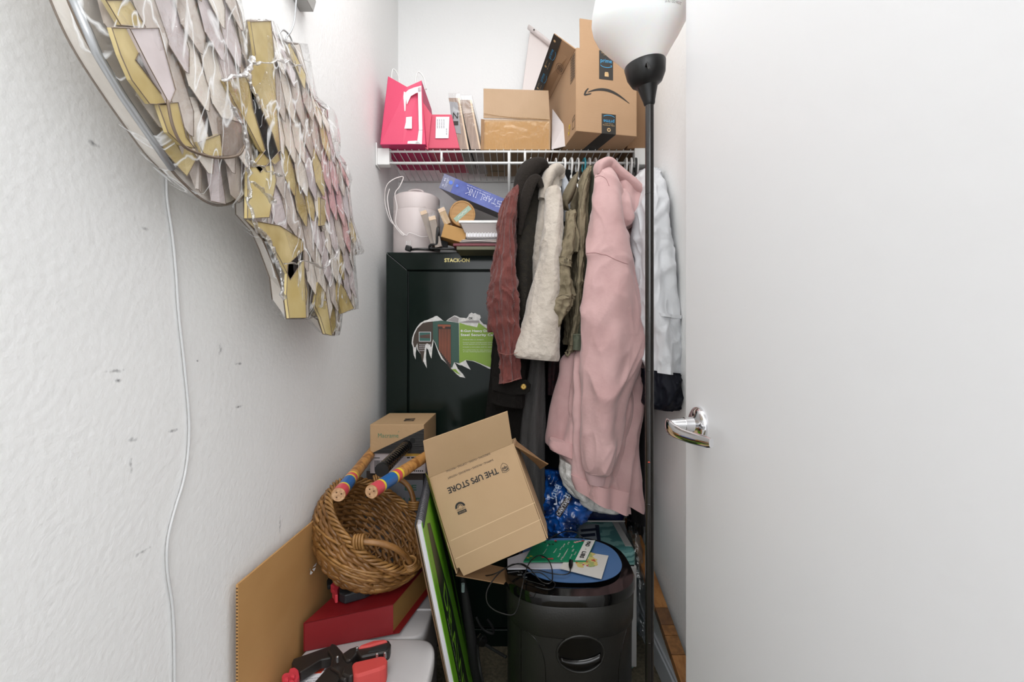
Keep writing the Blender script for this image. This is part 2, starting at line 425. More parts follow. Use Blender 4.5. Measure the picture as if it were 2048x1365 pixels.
# ---------------------------------------------------------------- steel cabinet
CD = 1.605; cx0, cx1, cz = -.4466, .087, 1.40
cab = thing('steel_cabinet', 'tall dark green steel security cabinet with torn sales sticker', 'cabinet', ((cx0+cx1)/2, CD+.127, 0))
dx0, dx1, dz0, dz1 = -.372, .055, .06, 1.338
mb = MB()
mb.box(((cx0+cx1)/2, CD+.137, cz/2), (cx1-cx0, .234, cz))
mb.build('body', M_dkgreen, cab, bevel=.003)
mb = MB()
for q in ([(cx0, cz), (cx1, cz), (dx1, dz1), (dx0, dz1)], [(cx0, 0), (cx0, cz), (dx0, dz1), (dx0, dz0)], [(cx1, 0), (cx1, cz), (dx1, dz1), (dx1, dz0)], [(cx0, 0), (cx1, 0), (dx1, dz0), (dx0, dz0)]):
    c = V((sum(p[0] for p in q)/4, sum(p[1] for p in q)/4))
    q = [(c.x+(p[0]-c.x)*.9985, c.y+(p[1]-c.y)*.9985) for p in q]
    vs = [V((p[0], CD, p[1])) for p in q]
    mb.slab(vs, (0, -1, 0), .019)
mb.build('front_frame', M_dkgreen, cab, bevel=.002)
MB().box(((dx0+dx1)/2, CD+.014, (dz0+dz1)/2), (dx1-dx0-.009, .016, dz1-dz0-.009)).build('door', M_dkgreen, cab, bevel=.003)
Tc = frame((0, CD-.0003, 0), (1, 0, 0), (0, 0, 1))
mb = MB(); c = hit(914, 521, (0, CD, 0), (0, 1, 0)); text(mb, 'STACK-ON', Tc, c.x, c.z, .0125, .088, bold=.0009, e=.001); mb.build('logo_lettering', M_gold, cab, label='gold maker lettering')
DP = CD+.0055
def dpx(pts, s=3.5, ox=760, oy=490):
    r = []
    for x_, y_ in pts:
        h_ = hit(ox+x_/s, oy+y_/s, (0, DP, 0), (0, 1, 0)); r.append((h_.x, h_.z))
    return r
Tl = frame((0, DP, 0), (1, 0, 0), (0, 0, 1))
torn = [(335,525),(355,515),(370,510),(385,500),(400,498),(410,505),(430,520),(437,528),(460,538),(475,522),(520,495),(535,497),(560,510),(590,512),(605,515),(618,500),(622,488),(640,475),(655,482),(665,478),(680,486),(700,492),(706,510),(698,525),(710,540),(725,556),(745,560),(752,590),(765,605),(880,600),(880,880),(800,880),(760,866),(700,835),(650,815),(600,808),(612,835),(635,875),(600,858),(575,845),(555,842),(522,822),(545,868),(580,905),(597,932),(560,925),(535,905),(490,858),(455,820),(430,800),(410,760),(385,690),(376,668),(366,740),(360,797),(347,768),(338,735),(325,720),(322,790),(328,864),(305,820),(288,770),(262,735),(258,700),(250,760),(250,803),(236,770),(232,720),(222,690),(226,650),(240,610),(256,580),(280,550),(310,532)]
lab = MB(); poly(lab, dpx(torn), Tl, .0008); st = lab.build('torn_sticker', mat('torn_paper', 'dcdad6', .8, col2='c4c2bf', cscale=90), cab, label='torn white edged sticker')
mb = MB(); poly(mb, dpx([(338,540),(366,537),(404,535),(410,700),(385,672),(372,660),(358,720),(350,700),(330,690),(318,700),(300,830),(285,765),(268,735),(262,690),(248,720),(238,715),(231,680),(240,630),(262,585),(300,548)]), Tl, .0012); mb.build('brown_print', mat('st_brown', '3a2d22', .6), st)
mb = MB(); poly(mb, dpx([(370,537),(430,530),(520,542),(552,548),(555,830),(520,822),(505,862),(480,845),(440,795),(405,730),(385,680),(372,665)]), Tl, .0013); mb.build('cabinet_picture', mat('st_teal', '24493d', .5), st)
mb = MB()
for i in range(8):
    x_ = 414+i*10.5; poly(mb, dpx([(x_, 590), (x_+5, 590), (x_+6, 700), (x_+7, 745+i*13), (x_+1, 742+i*13), (x_-1, 700)]), Tl, .0017)
poly(mb, dpx([(405,558),(495,560),(495,574),(405,572)]), Tl, .0017); poly(mb, dpx([(435,560),(460,560),(455,585),(440,585)]), Tl, .0018)
mb.build('rifle_picture', mat('st_rust', '8a4a30', .6), st)
mb = MB(); poly(mb, dpx([(405,556),(497,558),(498,880),(440,790),(410,740)]), Tl, .0015); mb.build('cabinet_interior_picture', mat('st_dk', '2a1c16', .6), st)
mb = MB(); poly(mb, dpx([(555,545),(600,560),(680,578),(690,545),(745,585),(765,610),(870,610),(870,865),(800,868),(720,838),(655,812),(600,806),(555,830)]), Tl, .0014)
poly(mb, dpx([(500,872),(530,870),(545,890),(568,912),(540,900)]), Tl, .0014); mb.build('green_print', mat('st_green', '7c9b2e', .5), st)
mb = MB(); poly(mb, dpx([(560,542),(620,530),(690,530),(700,545),(600,545)]), Tl, .0016); poly(mb, dpx([(470,530),(520,500),(552,515),(548,545)]), Tl, .0016); mb.build('grey_print', mat('st_grey', '8d8887', .6), st)
mb = MB(); poly(mb, dpx([(273,610),(357,610),(357,677),(273,677)]), Tl, .0015); mb.build('photo_border', M_paper, st)
mb = MB(); poly(mb, dpx([(276,613),(354,613),(354,674),(276,674)]), Tl, .0017); mb.build('small_picture', mat('st_teal2', '2c5a52', .5), st)
mb = MB(); poly(mb, dpx([(280,635),(350,625),(352,655),(282,652)]), Tl, .0019); mb.build('small_picture_detail', mat('st_rust2', '4c342a', .5), st)
mb = MB()
def stt(s_, x, y, w, h, bold=0):
    a_ = dpx([(x, y-h/2), (x+w, y+h/2)]); text(mb, s_, Tl, (a_[0][0]+a_[1][0])/2, (a_[0][1]+a_[1][1])/2, abs(a_[0][1]-a_[1][1]), a_[1][0]-a_[0][0], e=.002, bold=bold)
stt('8-Gun Heavy Duty', 566, 605, 215, 20, .0003); stt('Steel Security Cabinet', 566, 633, 290, 20, .0003); mb.build('headline_lettering', M_paper, st); mb = MB()
for y_, s_ in ((665, 'Holds 8 rifles or shotguns'), (685, 'Features 3-point locking system with key-coded'), (697, 'double bitted lock for greater security'), (717, 'Includes a removable shelf for additional storage'), (737, 'Pre-drilled holes for easy attachment to floor'), (749, 'or wall. Fastening hardware is included')):
    stt(s_, 581, y_, len(s_)*5.6, 7)
mb.build('bullet_lettering', M_paper, st); mb = MB()
for i, s_ in enumerate(('Patented Barrel', 'Rests accommodate', 'Rests for scopes', 'firearms')): stt(s_, 276, 700+i*13, 80 if i < 3 else 40, 8)
mb.build('caption_lettering', M_paper, st); mb = MB(); stt('OK', 622, 515, 28, 16, .0003); mb.build('torn_lettering', M_inkb, st)

# ---------------------------------------------------------------- pink shopping bag etc. on the shelf
M_pink = mat('pink_paper', 'd84a6c', .55, bump=.06, bscale=14)
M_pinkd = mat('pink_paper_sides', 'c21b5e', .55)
ZD = ZS+.0085
def prismbox(mb, f4, back):
    """f4 front corners BL,BR,TR,TL ; back vector"""
    a_ = [V(p) for p in f4]; b_ = [p+V(back) for p in a_]
    mb.b8([a_[0], a_[1], b_[1], b_[0], a_[3], a_[2], b_[2], b_[3]])
fd = 1.59
bl, br = P(761, 296, fd), P(851, 299, fd); bl.z = ZD; br.z = ZD
tl, tm, tr = P(777, 153, 1.62), P(814, 174, 1.60), P(843, 161, 1.62)
bag = thing('paper_gift_bag', 'bright pink paper shopping bag with white emblem and cord handles', 'bag', ((bl.x+br.x)/2, 1.7, ZD))
bk = V((.012, .24, 0)); top_in = V((.0, .2, .0))
n_ = V((0, -1, 0)); ml = (bl+br)/2
mb = MB()
mb.add([bl, ml, br, tr, tm, tl], [(0, 1, 4, 5), (1, 2, 3, 4)])
mb.build('front_panel', M_pink, bag, solid=.0015)
B0, B1, B3, B4, B2 = bl+bk, br+bk, tr+top_in, tm+top_in*.8, tl+top_in
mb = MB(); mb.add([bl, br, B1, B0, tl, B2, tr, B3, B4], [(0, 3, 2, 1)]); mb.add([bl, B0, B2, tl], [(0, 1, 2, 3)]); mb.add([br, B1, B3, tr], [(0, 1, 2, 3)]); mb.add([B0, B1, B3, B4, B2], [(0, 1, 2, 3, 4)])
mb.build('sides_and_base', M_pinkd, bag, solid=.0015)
for (x0, x1, yy, pk, dd) in ((783, 800, 158, 138, 1.72), (831, 852, 165, 144, 1.64)):
    pts = smoothpts([P(x0, yy+4, dd), P(x0+1, yy-12, dd), P((x0+x1)/2-4, pk, dd), P(x1-4, pk+12, dd), P(x1, yy+14, dd)], 6)
    MB().tube(pts, .0024, 8).build('cord_handle', M_white, bag, smooth=True)
# emblem on the bag (white strokes), laid on the two creased halves
def bagpt(x, y):
    q = hit(x, y, bl, (tl-bl).cross(ml-bl)) if x < 808 else hit(x, y, ml, (tm-ml).cross(br-ml)); q.y -= .0022; return q
mb = MB()
def bpoly(pts): mb.add([bagpt(x, y) for x, y in pts], [tuple(range(len(pts)))])
bpoly([(808,184),(813,186),(811,223),(804,222)]); bpoly([(804,223),(811,223),(812,190),(808,190)])
ar = [(811,186),(818,180),(828,176),(843,172)]; ar2 = [(843,184),(832,187),(822,193),(814,210)]
for i in range(3): bpoly([ar[i], ar[i+1], ar2[2-i], ar2[3-i]])
bpoly([(836,176),(843,174),(845,262),(838,262)]); bpoly([(838,260),(845,260),(844,289),(829,288),(835,282)]); bpoly([(816,283),(833,282),(843,289),(815,288)])
bpoly([(803,236),(824,234),(824,258),(801,258)])
mb.build('emblem', mat('emblem_white', 'f4f2f2', .5), bag)
# second pink box
pb = thing('gift_box', 'coral pink paper box with white price label beside shopping bag', 'box', (P(885, 0, 1.62).x, 1.74, ZD))
M_coral = mat('coral_paper', 'cf4d66', .55)
z1 = P(0, 229, 1.62).z
mb = MB(); prismbox(mb, [(P(853, 0, 1.62).x, 1.62, ZD), (P(919, 0, 1.62).x, 1.62, ZD), (P(903, 0, 1.62).x, 1.62, z1), (P(856, 0, 1.62).x, 1.62, z1)], (.012, .24, 0)); mb.build('body', M_coral, pb, bevel=.001)
mb = MB(); mb.slab([P(850, 296, 1.612), P(856, 300, 1.612), P(863, 229, 1.612), P(845, 203, 1.612)], (0, -1, 0), .002); mb.build('folded_flap', M_coral, pb)
Tp = frame((0, 1.6175, 0), (1, 0, 0), (0, 0, 1))
def fpl(x, y, d): q = P(x, y, d); return (q.x, q.z)
lb = MB(); poly(lb, [fpl(871, 277, 1.6175), fpl(897, 277, 1.6175), fpl(899, 234, 1.6175), fpl(872, 234, 1.6175)], Tp, .001); lb = lb.build('price_label', M_paper, pb)
mb = MB()
for i in range(4):
    x_, y_ = fpl(875+i*4.3, 248, 1.6175); text(mb, 'MACYS 0391 72450', Tp, x_, y_, .003, .03, rot=-PI/2, e=.0014) if False else text(mb, '4410 72 0391 26450', Tp, x_, y_, .003, .032, rot=-PI/2, e=.0014)
x_, y_ = fpl(893, 264, 1.6175); text(mb, '$15.95', Tp, x_, y_, .004, .022, rot=-PI/2, e=.0014)
mb.build('label_print', M_ink, lb)
# two clear sleeves of wooden strips
for i, (x0, x1, yt) in enumerate(((897, 919, 186), (920, 943, 190))):
    t = thing('sample_strip_pack', ('left' if i == 0 else 'right')+' one of two clear sleeves of brown wooden strips standing on the wire shelf', 'packaged strips', (P(x0+25, 0, 1.64).x, 1.74, ZD), group=None)
    A0, A1 = P(x0+22, 303, 1.63), P(x1+19, 303, 1.63); A0.z = A1.z = ZD
    C1, C0 = P(x1, yt+10, 1.63), P(x0, yt+10, 1.63)
    mb = MB(); prismbox(mb, [A0, A1, C1, C0], (.012, .24, 0)); s1 = mb.build('wooden_strips', mat('walnut_strip%d' % i, '8d7668', .6, col2='a08777', cscale=30, cstretch=(6, 1, 1)), t)
    mb = MB(); w = (A1-A0)*.32; prismbox(mb, [A1-w*.55+V((0, -.001, 0)), A1+V((0, -.001, 0)), C1+V((0, -.001, 0)), C1-w*.55+V((0, -.001, 0))], (.0, .01, 0)); mb.build('pale_edge_strip', mat('pale_wood', 'd9bda0', .6), t)
    e_ = V((.0025, 0, 0)); mb = MB(); prismbox(mb, [A0-e_+V((0, -.003, -.0015)), A1+e_+V((0, -.003, -.0015)), P(x1, yt, 1.627)+e_, P(x0, yt, 1.627)-e_], (.012, .247, 0)); mb.build('clear_sleeve', M_film2, t, bevel=.002)
    if i == 0:
        mb = MB(); mb.slab([P(905, 265, 1.628), P(922, 268, 1.628), P(915, 205, 1.628), P(899, 203, 1.628)], (0, -1, 0), .0005); lbl = mb.build('grey_label', mat('grey_lbl', '8f8d90', .5), t)
        T2 = frame(P(911, 238, 1.6265), (1, 0, 0), (-.15, 0, 1)); mb = MB(); text(mb, 'N', T2, 0, .012, .022, .018); rect(mb, T2, -.008, -.022, .010, -.008); mb.build('label_print', M_ink, lbl)
# open carton with clear tape
t = thing('cardboard_box', 'worn open cardboard box with raised front flap and clear tape', 'box', (P(1033, 0, 1.63).x, 1.75, ZD))
x0, x1 = P(963, 0, 1.63).x, P(1100, 0, 1.63).x; zt = P(0, 238, 1.63).z
mb = MB(); w = .0035
mb.box(((x0+x1)/2, 1.635, (ZD+zt)/2), (x1-x0, w, zt-ZD)); mb.box(((x0+x1)/2, 1.895, (ZD+zt)/2), (x1-x0, w, zt-ZD))
mb.box((x0, 1.765, (ZD+zt)/2), (w, .26, zt-ZD)); mb.box((x1, 1.765, (ZD+zt)/2), (w, .26, zt-ZD)); mb.box(((x0+x1)/2, 1.765, ZD+.002), (x1-x0, .26, w))
mb.build('body', M_cardp, t)
mb = MB(); mb.slab([P(967, 236, 1.632), P(1100, 240, 1.632), P(1097, 181, 1.645), P(967, 177, 1.645)], (0, -1, 0), .0035); mb.build('top_flap', M_cardp, t, bevel=.0008)
mb = MB(); mb.slab([P(961, 300, 1.625), P(967, 300, 1.625), P(969, 239, 1.63), P(962, 238, 1.625)], (0, -1, 0), .003); mb.build('side_flap', M_card2, t)
tp = MB(); tp.slab([P(966, 300, 1.629), P(1098, 300, 1.629), P(1098, 243, 1.629), P(966, 242, 1.629)], (0, -1, 0), .0004)
tp.build('clear_tape', film_mat('tape', .02, (1, .93, .78, 1), .12, 18, .2), t)
mb = MB(); line(mb, frame((0, 1.631, 0), (1, 0, 0), (0, 0, 1)), [fpl(968, 228, 1.63), fpl(1000, 233, 1.63), fpl(1030, 236, 1.63), fpl(1060, 237, 1.63), fpl(1098, 240, 1.63)], .0016, .002)
mb.build('torn_crease', M_cardedge, t)
mb = MB(); Tb = frame((0, 0, ZD), (1, 0, 0), (0, -1, 0)); c = V(((980+1010)/2, 348)); text(mb, 'LPN 0347', Tb, P(995, 0, 1.84).x, -1.84, .008, .045, e=.001); rect(mb, Tb, P(995, 0, 1.84).x-.028, -1.848, P(995, 0, 1.84).x+.028, -1.832, .0006); mb.build('base_label', mat('dull_label', '8c7a5c', .7), t)
# white leaning panel behind
M_wp = mat('painted_white_panel', 'e9dfdc', .5)
mb = MB(); q = [P(1030, 290, 1.84), P(1100, 290, 1.84), P(1112, 100, 1.90), P(1060, 60, 1.90)]
mb.slab(q, (q[1]-q[0]).cross(q[3]-q[0]), -.02 if False else .018)
t = thing('painted_board', 'white painted panel leaning on the back wall behind the boxes', 'panel', (q[0].x, 1.87, ZD))
mb.build('board_face', M_wp, t, bevel=.004)
mb = MB(); e0, e1 = P(1057, 54, 1.885), P(1112, 98, 1.885); mb.tube([e0, e0.lerp(e1, .5)+V((0, -.004, 0)), e1], .013, 10, flat=.6); mb.build('rolled_lip', M_wp, t, smooth=True)
mb = MB(); mb.lathe([(.003, 0), (.003, .002), (.001, .003)], 12, frame(P(1068, 60, 1.868), (1, 0, 0), (0, 0, 1))); mb.build('screw_hole', M_blackm, t)
# big carton with tape
wd, dp_, ht = .212, .36, .275
ang = math.radians(11)
O = P(1153, 268, 1.49); O.z = ZD
ab = thing('open_carton', 'tall brown shipping carton with arrow print and blue printed black tape', 'box', tuple(O), (0, 0, ang))
mb = MB(); w = .004
mb.box((wd/2, 0, ht/2), (wd, w, ht)); mb.box((wd/2, dp_, ht/2), (wd, w, ht)); mb.box((0, dp_/2, ht/2), (w, dp_, ht)); mb.box((wd, dp_/2, ht/2), (w, dp_, ht)); mb.box((wd/2, dp_/2, .002), (wd, dp_, w))
mb.build('body', M_card, ab, local=True, bevel=.0015)
mb = MB(); mb.slab([(.012, 0, ht), (wd-.004, 0, ht), (wd-.008, .008, ht+.105), (.014, .008, ht+.105)], (0, -1, 0), .004); mb.build('front_flap', M_card, ab, local=True, bevel=.001)
I = WM[ab].inverted()
o1, o2 = I @ P(1109, 66, 1.50), I @ P(1067, 186, 1.80)
mb = MB(); q = [V((0, .004, ht)), V((0, dp_-.004, ht)), o2, o1]; nf = (q[1]-q[0]).cross(q[3]-q[0]).normalized()
if nf.z > 0 and False: nf = -nf
mb.slab(q, nf, .004); sf = mb.build('side_flap', M_card, ab, local=True, bevel=.001)
# tape on the flap's outer edge, both faces
tapeM = mat('black_tape', '28241f', .35)
blueM = mat('blue_print', '3f97c4', .5); tanM = mat('tan_print', 'c9a878', .6)
fd_ = (q[2]-q[3]).normalized(); fw = (q[0]-q[3]).normalized(); FL = (q[2]-q[3]).length
sgn = 1 if nf.y < 0 else -1
mb = MB(); nn = nf*sgn; off = nn*(.0006 if sgn > 0 else .0046)
qa = [q[3]+off, q[3]+fw*.034+off, q[2]+fw*.034+off, q[2]+off]
zig = []
for i in range(12): zig.append(q[3]+off+fw*(.034*i/11)+fd_*(-.003 if i % 2 else .001))
mb.add(zig+[q[2]+fw*.034+off, q[2]+off], [tuple(range(14))]); mb.build('printed_tape', tapeM, sf, local=True)
Tf = frame(q[3]+off+nn*.0003, fd_*-1, fw*1.0)
if (Tf.to_3x3() @ V((0, 0, 1))).dot(nn) < 0: Tf = frame(q[3]+off+nn*.0003, fd_*-1, -fw); fy = -1
else: fy = 1
mb = MB(); mb2 = MB()
for k in range(3):
    xx = -.075-k*.12
    text(mb, 'prime', Tf, xx, fy*.019+.002, .014, .042, rot=0); arcband(mb, Tf, xx, fy*.019-.006, .021, .0016, .0016, -PI*.9, -PI*.1, ry=.008); mb.build('blue_lettering', blueM, sf, local=True); mb = MB()
    text(mb2, 'video streaming', Tf, xx-.055, fy*.022, .004, .035); mb2.add([(p[0], p[1], .0005) for p in circ(xx+.055, fy*.012, .0045)], [tuple(range(28))], Tf); text(mb2, 'free shipping', Tf, xx-.052, fy*.010, .004, .03)
mb2.build('tan_lettering', tanM, sf, local=True)
mb = MB(); cc = (q[0]+q[1])*.5; pc = q[3]+fd_*.11+fw*.066+off+nn*.0003; Tf2 = frame(pc, Tf.to_3x3() @ V((1, 0, 0)), Tf.to_3x3() @ V((0, 1, 0)))
line(mb, Tf2, circ(0, 0, .022, .017), .0012, closed=True); line(mb, Tf2, circ(0, 0, .015, .011), .0009, closed=True)
for k in range(5): rect(mb, Tf2, -.010, -.009+k*.004, .010, -.0075+k*.004)
mb.build('makers_stamp', M_ink, sf, local=True)
# front face print
Tn = frame((0, -.0022, 0), (1, 0, 0), (0, 0, 1))
MB().box((.1025, -.0024, ht-.0475), (.049, .0006, .095)).build('black_tape', tapeM, ab, local=True)
mb = MB(); mb.box((.112, -.0024, .033), (.05, .0006, .066))
mb.slab([(.087, -.0025, 0), (.137, -.0025, 0), (.118, .14, -.0006), (.068, .14, -.0006)], (0, 0, -1), -.0005)
mb.build('black_tape', tapeM, ab, local=True)
mb = MB(); text(mb, 'prime', Tn, .1025, ht-.035, .016, .040, bold=.00018, e=.001); arcband(mb, Tn, .1025, ht-.045, .021, .0018, .0022, -PI*.9, -PI*.15, ry=.010, e=.001)
line(mb, Tn, [(.118, ht-.0465), (.1225, ht-.047), (.121, ht-.0525)], .0014, .001)
text(mb, 'prime', Tn, .112, .043, .014, .038, rot=PI, bold=.00018, e=.001); arcband(mb, Tn, .112, .053, .021, .0018, .0022, PI*.1, PI*.85, ry=.009, e=.001)
Tbm = frame((0, 0, -.0012), (1, 0, 0), (0, 1, 0)); 
mb.build('blue_lettering', blueM, ab, local=True)
mb = MB(); text(mb, 'free two-day', Tn, .1025, ht-.008, .005, .034, e=.001); text(mb, 'delivery', Tn, .1025, ht-.014, .003, .02, e=.001)
rect(mb, Tn, .097, ht-.085, .111, ht-.075, .001); poly(mb, [(.097, ht-.0745), (.111, ht-.0745), (.109, ht-.070), (.099, ht-.070)], Tn, .001)
text(mb, 'video streaming', Tn, .112, .028, .005, .042, rot=PI, e=.001); text(mb, 'movies and tv', Tn, .112, .033, .003, .03, rot=PI, e=.001)
mb.add([(p[0], p[1], .001) for p in circ(.112, .013, .0065)], [tuple(range(28))], Tn)
mb.build('tan_lettering', tanM, ab, local=True)
mb = MB(); poly(mb, [(.1075, .0155), (.1165, .0155), (.112, .008)], Tn, .0014); mb.build('tape_symbol', tapeM, ab, local=True)
# downturned arrow
mb = MB(); ax0, ax1 = .038, .186; n = 30; up = []; dn = []
for i in range(n):
    t_ = i/(n-1); x_ = ax0+(ax1-ax0)*t_; base = .118+.036*math.sin(PI*(t_*.80+.16))-.010*t_-.004
    w_ = .0012+.0085*math.sin(PI*min(1, t_*.97+.02))**.8; up.append((x_, base+w_*.5)); dn.append((x_, base-w_*.5))
for i in range(n-1): poly(mb, [dn[i], dn[i+1], up[i+1], up[i]], Tn)
sx, sy = .034, .142
poly(mb, [(sx-.010, sy-.020), (sx-.006, sy-.008), (sx+.004, sy+.003), (sx+.008, sy+.002), (sx+.001, sy-.008), (sx-.003, sy-.017)], Tn)
poly(mb, [(sx-.010, sy-.020), (sx-.003, sy-.017), (sx+.018, sy-.012), (sx+.014, sy-.017), (sx-.006, sy-.0235)], Tn)
mb.build('arrow_print', M_ink, ab, local=True)
# left face marks
Tm = frame((-.0022, 0, 0), (0, -1, 0), (0, 0, 1))
mb = MB()
for k in range(9): rect(mb, Tm, -.05, ht-.085+k*.0085, -.015, ht-.0805+k*.0085)
line(mb, Tm, [(-.055, ht-.09), (-.012, ht-.09), (-.012, ht-.01), (-.055, ht-.005)], .002, closed=True)
line(mb, Tm, [(-.035, .02), (-.012, .02), (-.012, .06), (-.035, .055)], .002, closed=True); line(mb, Tm, [(-.035, .045), (-.012, .048)], .002)
mb.build('side_print', M_ink, ab, local=True)
mb = MB(); text(mb, '2.0', Tm, -.07, .035, .014, .035, rot=1.2, bold=.001); mb.build('yellow_mark', mat('yellow_ink', 'e0c23c', .5), ab, local=True)
# slim carton against the right wall, mailer
mb = MB(); mb.box((.448, 1.765, ZD+.11), (.07, .29, .22)); mb.build('slim_carton', M_card2, label='dark brown carton squeezed between arrow printed carton and right wall', cat='box', bevel=.002)
mb = MB(); q = [P(1103, 302, 1.63), P(1134, 302, 1.60), P(1128, 250, 1.62), P(1105, 218, 1.70)]; q[0].z = q[1].z = ZD; mb.slab(q, (0, -1, 0), .004)
mb.build('paper_mailer', mat('grey_mailer', 'cfc6c4', .6), label='pale grey mailer envelope tucked left of the arrow printed carton', cat='envelope')
# ================================================================ on top of the cabinet
CT = 1.40+.0005
M_lil = mat('pale_pinkish_plastic', 'd8ccca', .4)
# white cylindrical humidifier with handle
hx, hy, hr = -.365, 1.735, .0875
hum = thing('humidifier', 'pale pinkish white cylindrical appliance standing on the green cabinet', 'appliance', (hx, hy, CT))
Th = Matrix.Translation((hx, hy, CT))
MB().lathe([(hr*.97, 0), (hr, .004), (hr, .172)], 64, Th).build('body', M_lil, hum, smooth=40)
MB().lathe([(hr*.985, .1725), (hr, .175), (hr, .222), (hr*.985, .228), (hr*.9, .2335), (hr*.5, .2365), (.001, .2375)], 64, Th, capb=False).build('lid', M_lil, hum, smooth=50)
pts = smoothpts([(hx-.03, hy-.02, CT+.235), (hx-.026, hy-.02, CT+.252), (hx, hy-.02, CT+.258), (hx+.026, hy-.02, CT+.252), (hx+.03, hy-.02, CT+.235)], 5)
MB().tube(pts, .0045, 8).build('lid_handle', M_lil, hum, smooth=True)
M_wcord = mat('white_cord', 'e4dcda', .4)
pts = [P(857, 432, 1.64), P(868, 466, 1.635), P(845, 474, 1.63), (P(820, 466, 1.63)), P(812, 471, 1.63), P(795, 456, 1.625), P(780, 440, 1.62), P(770, 405, 1.62), P(772, 375, 1.60), P(785, 360, 1.6), P(806, 354, 1.62), P(800, 372, 1.61), P(790, 388, 1.61), P(794, 415, 1.615), P(791, 445, 1.62), P(800, 462, 1.625), P(808, 470, 1.625), P(802, 468, 1.62), P(783, 440, 1.61), P(775, 400, 1.61), P(779, 378, 1.61)]
MB().tube(smoothpts(pts, 8), .0018, 6).build('power_cord', M_wcord, hum, smooth=True, label='thin white looped cord')
# game box (blue), tilted
g0 = P(884, 362, 1.60); 
gt = thing('board_game_box', 'tilted blue board game box with constellation title on its edge', 'game box', tuple(g0), (math.radians(8), math.radians(23.5), math.radians(-3)))
GW, GH, GD = .27, .052, .24
MB().box((GW/2, GD/2, -GH/2+.026), (GW, GD, GH)).build('base', mat('dark_navy_card', '231c2b', .3, bump=.02), gt, local=True, bevel=.0012)
MB().box((GW/2, -.0014, .0), (GW+.001, .0016, GH)).build('spine', mat('blue_box_card', '6a76b8', .3, col2='48549a', cscale=14), gt, local=True)
MB().box((.0215, -.0025, .0), (.044, .0006, GH-.002)).build('spine_end', mat('grey_blue_card', '7d7f98', .35), gt, local=True)
Ts = frame((0, -.0031, 0), (1, 0, 0), (0, 0, 1))
LT = {'S': [[(1,1),(0,.9),(.1,.5),(.9,.45),(1,.1),(0,0)]], 'T': [[(0,1),(1,1)],[(.5,1),(.5,0)]], 'A': [[(0,0),(.5,1),(1,0)],[(.2,.4),(.8,.4)]], 'R': [[(0,0),(0,1),(.9,.9),(.9,.55),(0,.5),(1,0)]],
      'L': [[(0,1),(0,0),(1,0)]], 'I': [[(.5,1),(.5,0)]], 'N': [[(0,0),(0,1),(1,0),(1,1)]], 'K': [[(0,0),(0,1)],[(1,1),(0,.5),(1,0)]]}
mb = MB(); x_ = .225
for ch in 'STARLINK':
    w_ = .012 if ch not in 'I' else .006; h_ = .020 if ch not in 'TAR' else .016
    for stk in LT[ch]:
        q_ = [(x_-a_*w_, .010-b_*h_+.002) for a_, b_ in stk]; line(mb, Ts, q_, .0011, .0004)
        for a_ in q_: mb.add([(p[0], p[1], .0006) for p in circ(a_[0], a_[1], .0016, n=10)], [tuple(range(10))], Ts)
    x_ -= w_+.0055
text(mb, 'a stellar drawing game', Ts, .135, .0195, .004, .09, rot=PI, e=.0005)
mb.build('constellation_title', mat('pale_print', 'e4e6f4', .5), gt, local=True)
mb = MB(); text(mb, '2-6', Ts, .010, .008, .006, rot=-PI/2, e=.0008, bold=.0003); text(mb, '30', Ts, .010, -.012, .006, rot=-PI/2, e=.0008); rect(mb, Ts, .0175, -.018, .0185, .018, .0008)
text(mb, 'ages 14+', Ts, .022, 0, .004, .026, rot=-PI/2, e=.0008); mb.build('side_print', mat('pale_print', ''), gt, local=True)
mb = MB(); mb.add([(p[0], p[1], .001) for p in circ(.033, .006, .007)], [tuple(range(28))], Ts); mb.add([(p[0], p[1], .001) for p in circ(.058, .004, .005)], [tuple(range(28))], Ts); mb.build('blue_spots', mat('blue_spot', '5f7fe0', .5), gt, local=True)
mb = MB(); Tg = frame((0, 0, -GH+.0255), (1, 0, 0), (0, -1, 0))
for i in range(7):
    line(mb, Tg, [(.02+i*.035, -.02-.01*(i % 3)), (.035+i*.03, -.035-.008*((i+1) % 3)), (.045+i*.03, -.025)], .0006, .0008)
mb.build('constellation_lines', mat('mauve_print', '8c7fa0', .6), gt, local=True)
# round wooden tin, lid to the camera
c0 = P(925, 428, 1.60)
rt = thing('round_wooden_box', 'round wooden box with green lid band lying on its side', 'box', tuple(c0), (math.radians(90+6), 0, math.radians(14)))
M_wood = mat('light_wood', 'b98e5a', .55, col2='a67c4a', cscale=10, cstretch=(1, 14, 1), bump=.05)
MB().lathe([(.043, -.07), (.043, -.012)], 48).build('body', M_wood, rt, local=True, smooth=40)
MB().lathe([(.0455, -.014), (.0455, .002), (.044, .0032), (.041, .0032), (.040, .0012)], 48).build('lid', M_wood, rt, local=True, smooth=30)
M_wood2 = mat('lid_wood', 'c49c6c', .5, col2='b58b5a', cscale=8, cstretch=(1, 10, 1))
mb = MB(); Tq = frame((0, 0, .0013), (math.cos(.75), math.sin(.75), 0), (-math.sin(.75), math.cos(.75), 0)); rect(mb, Tq, -.036, -.008, .036, .008); mb.build('green_band', mat('sage_band', '9db3a0', .6), rt, local=True)
mb = MB(); text(mb, 'TEA', Tq, 0, 0, .006, .03, e=.0008) if False else line(mb, Tq, [(-.02, 0), (-.012, .003), (-.004, -.002), (.004, .003), (.014, -.002), (.02, .002)], .0012, .0008); mb.build('band_script', M_paper, rt, local=True)
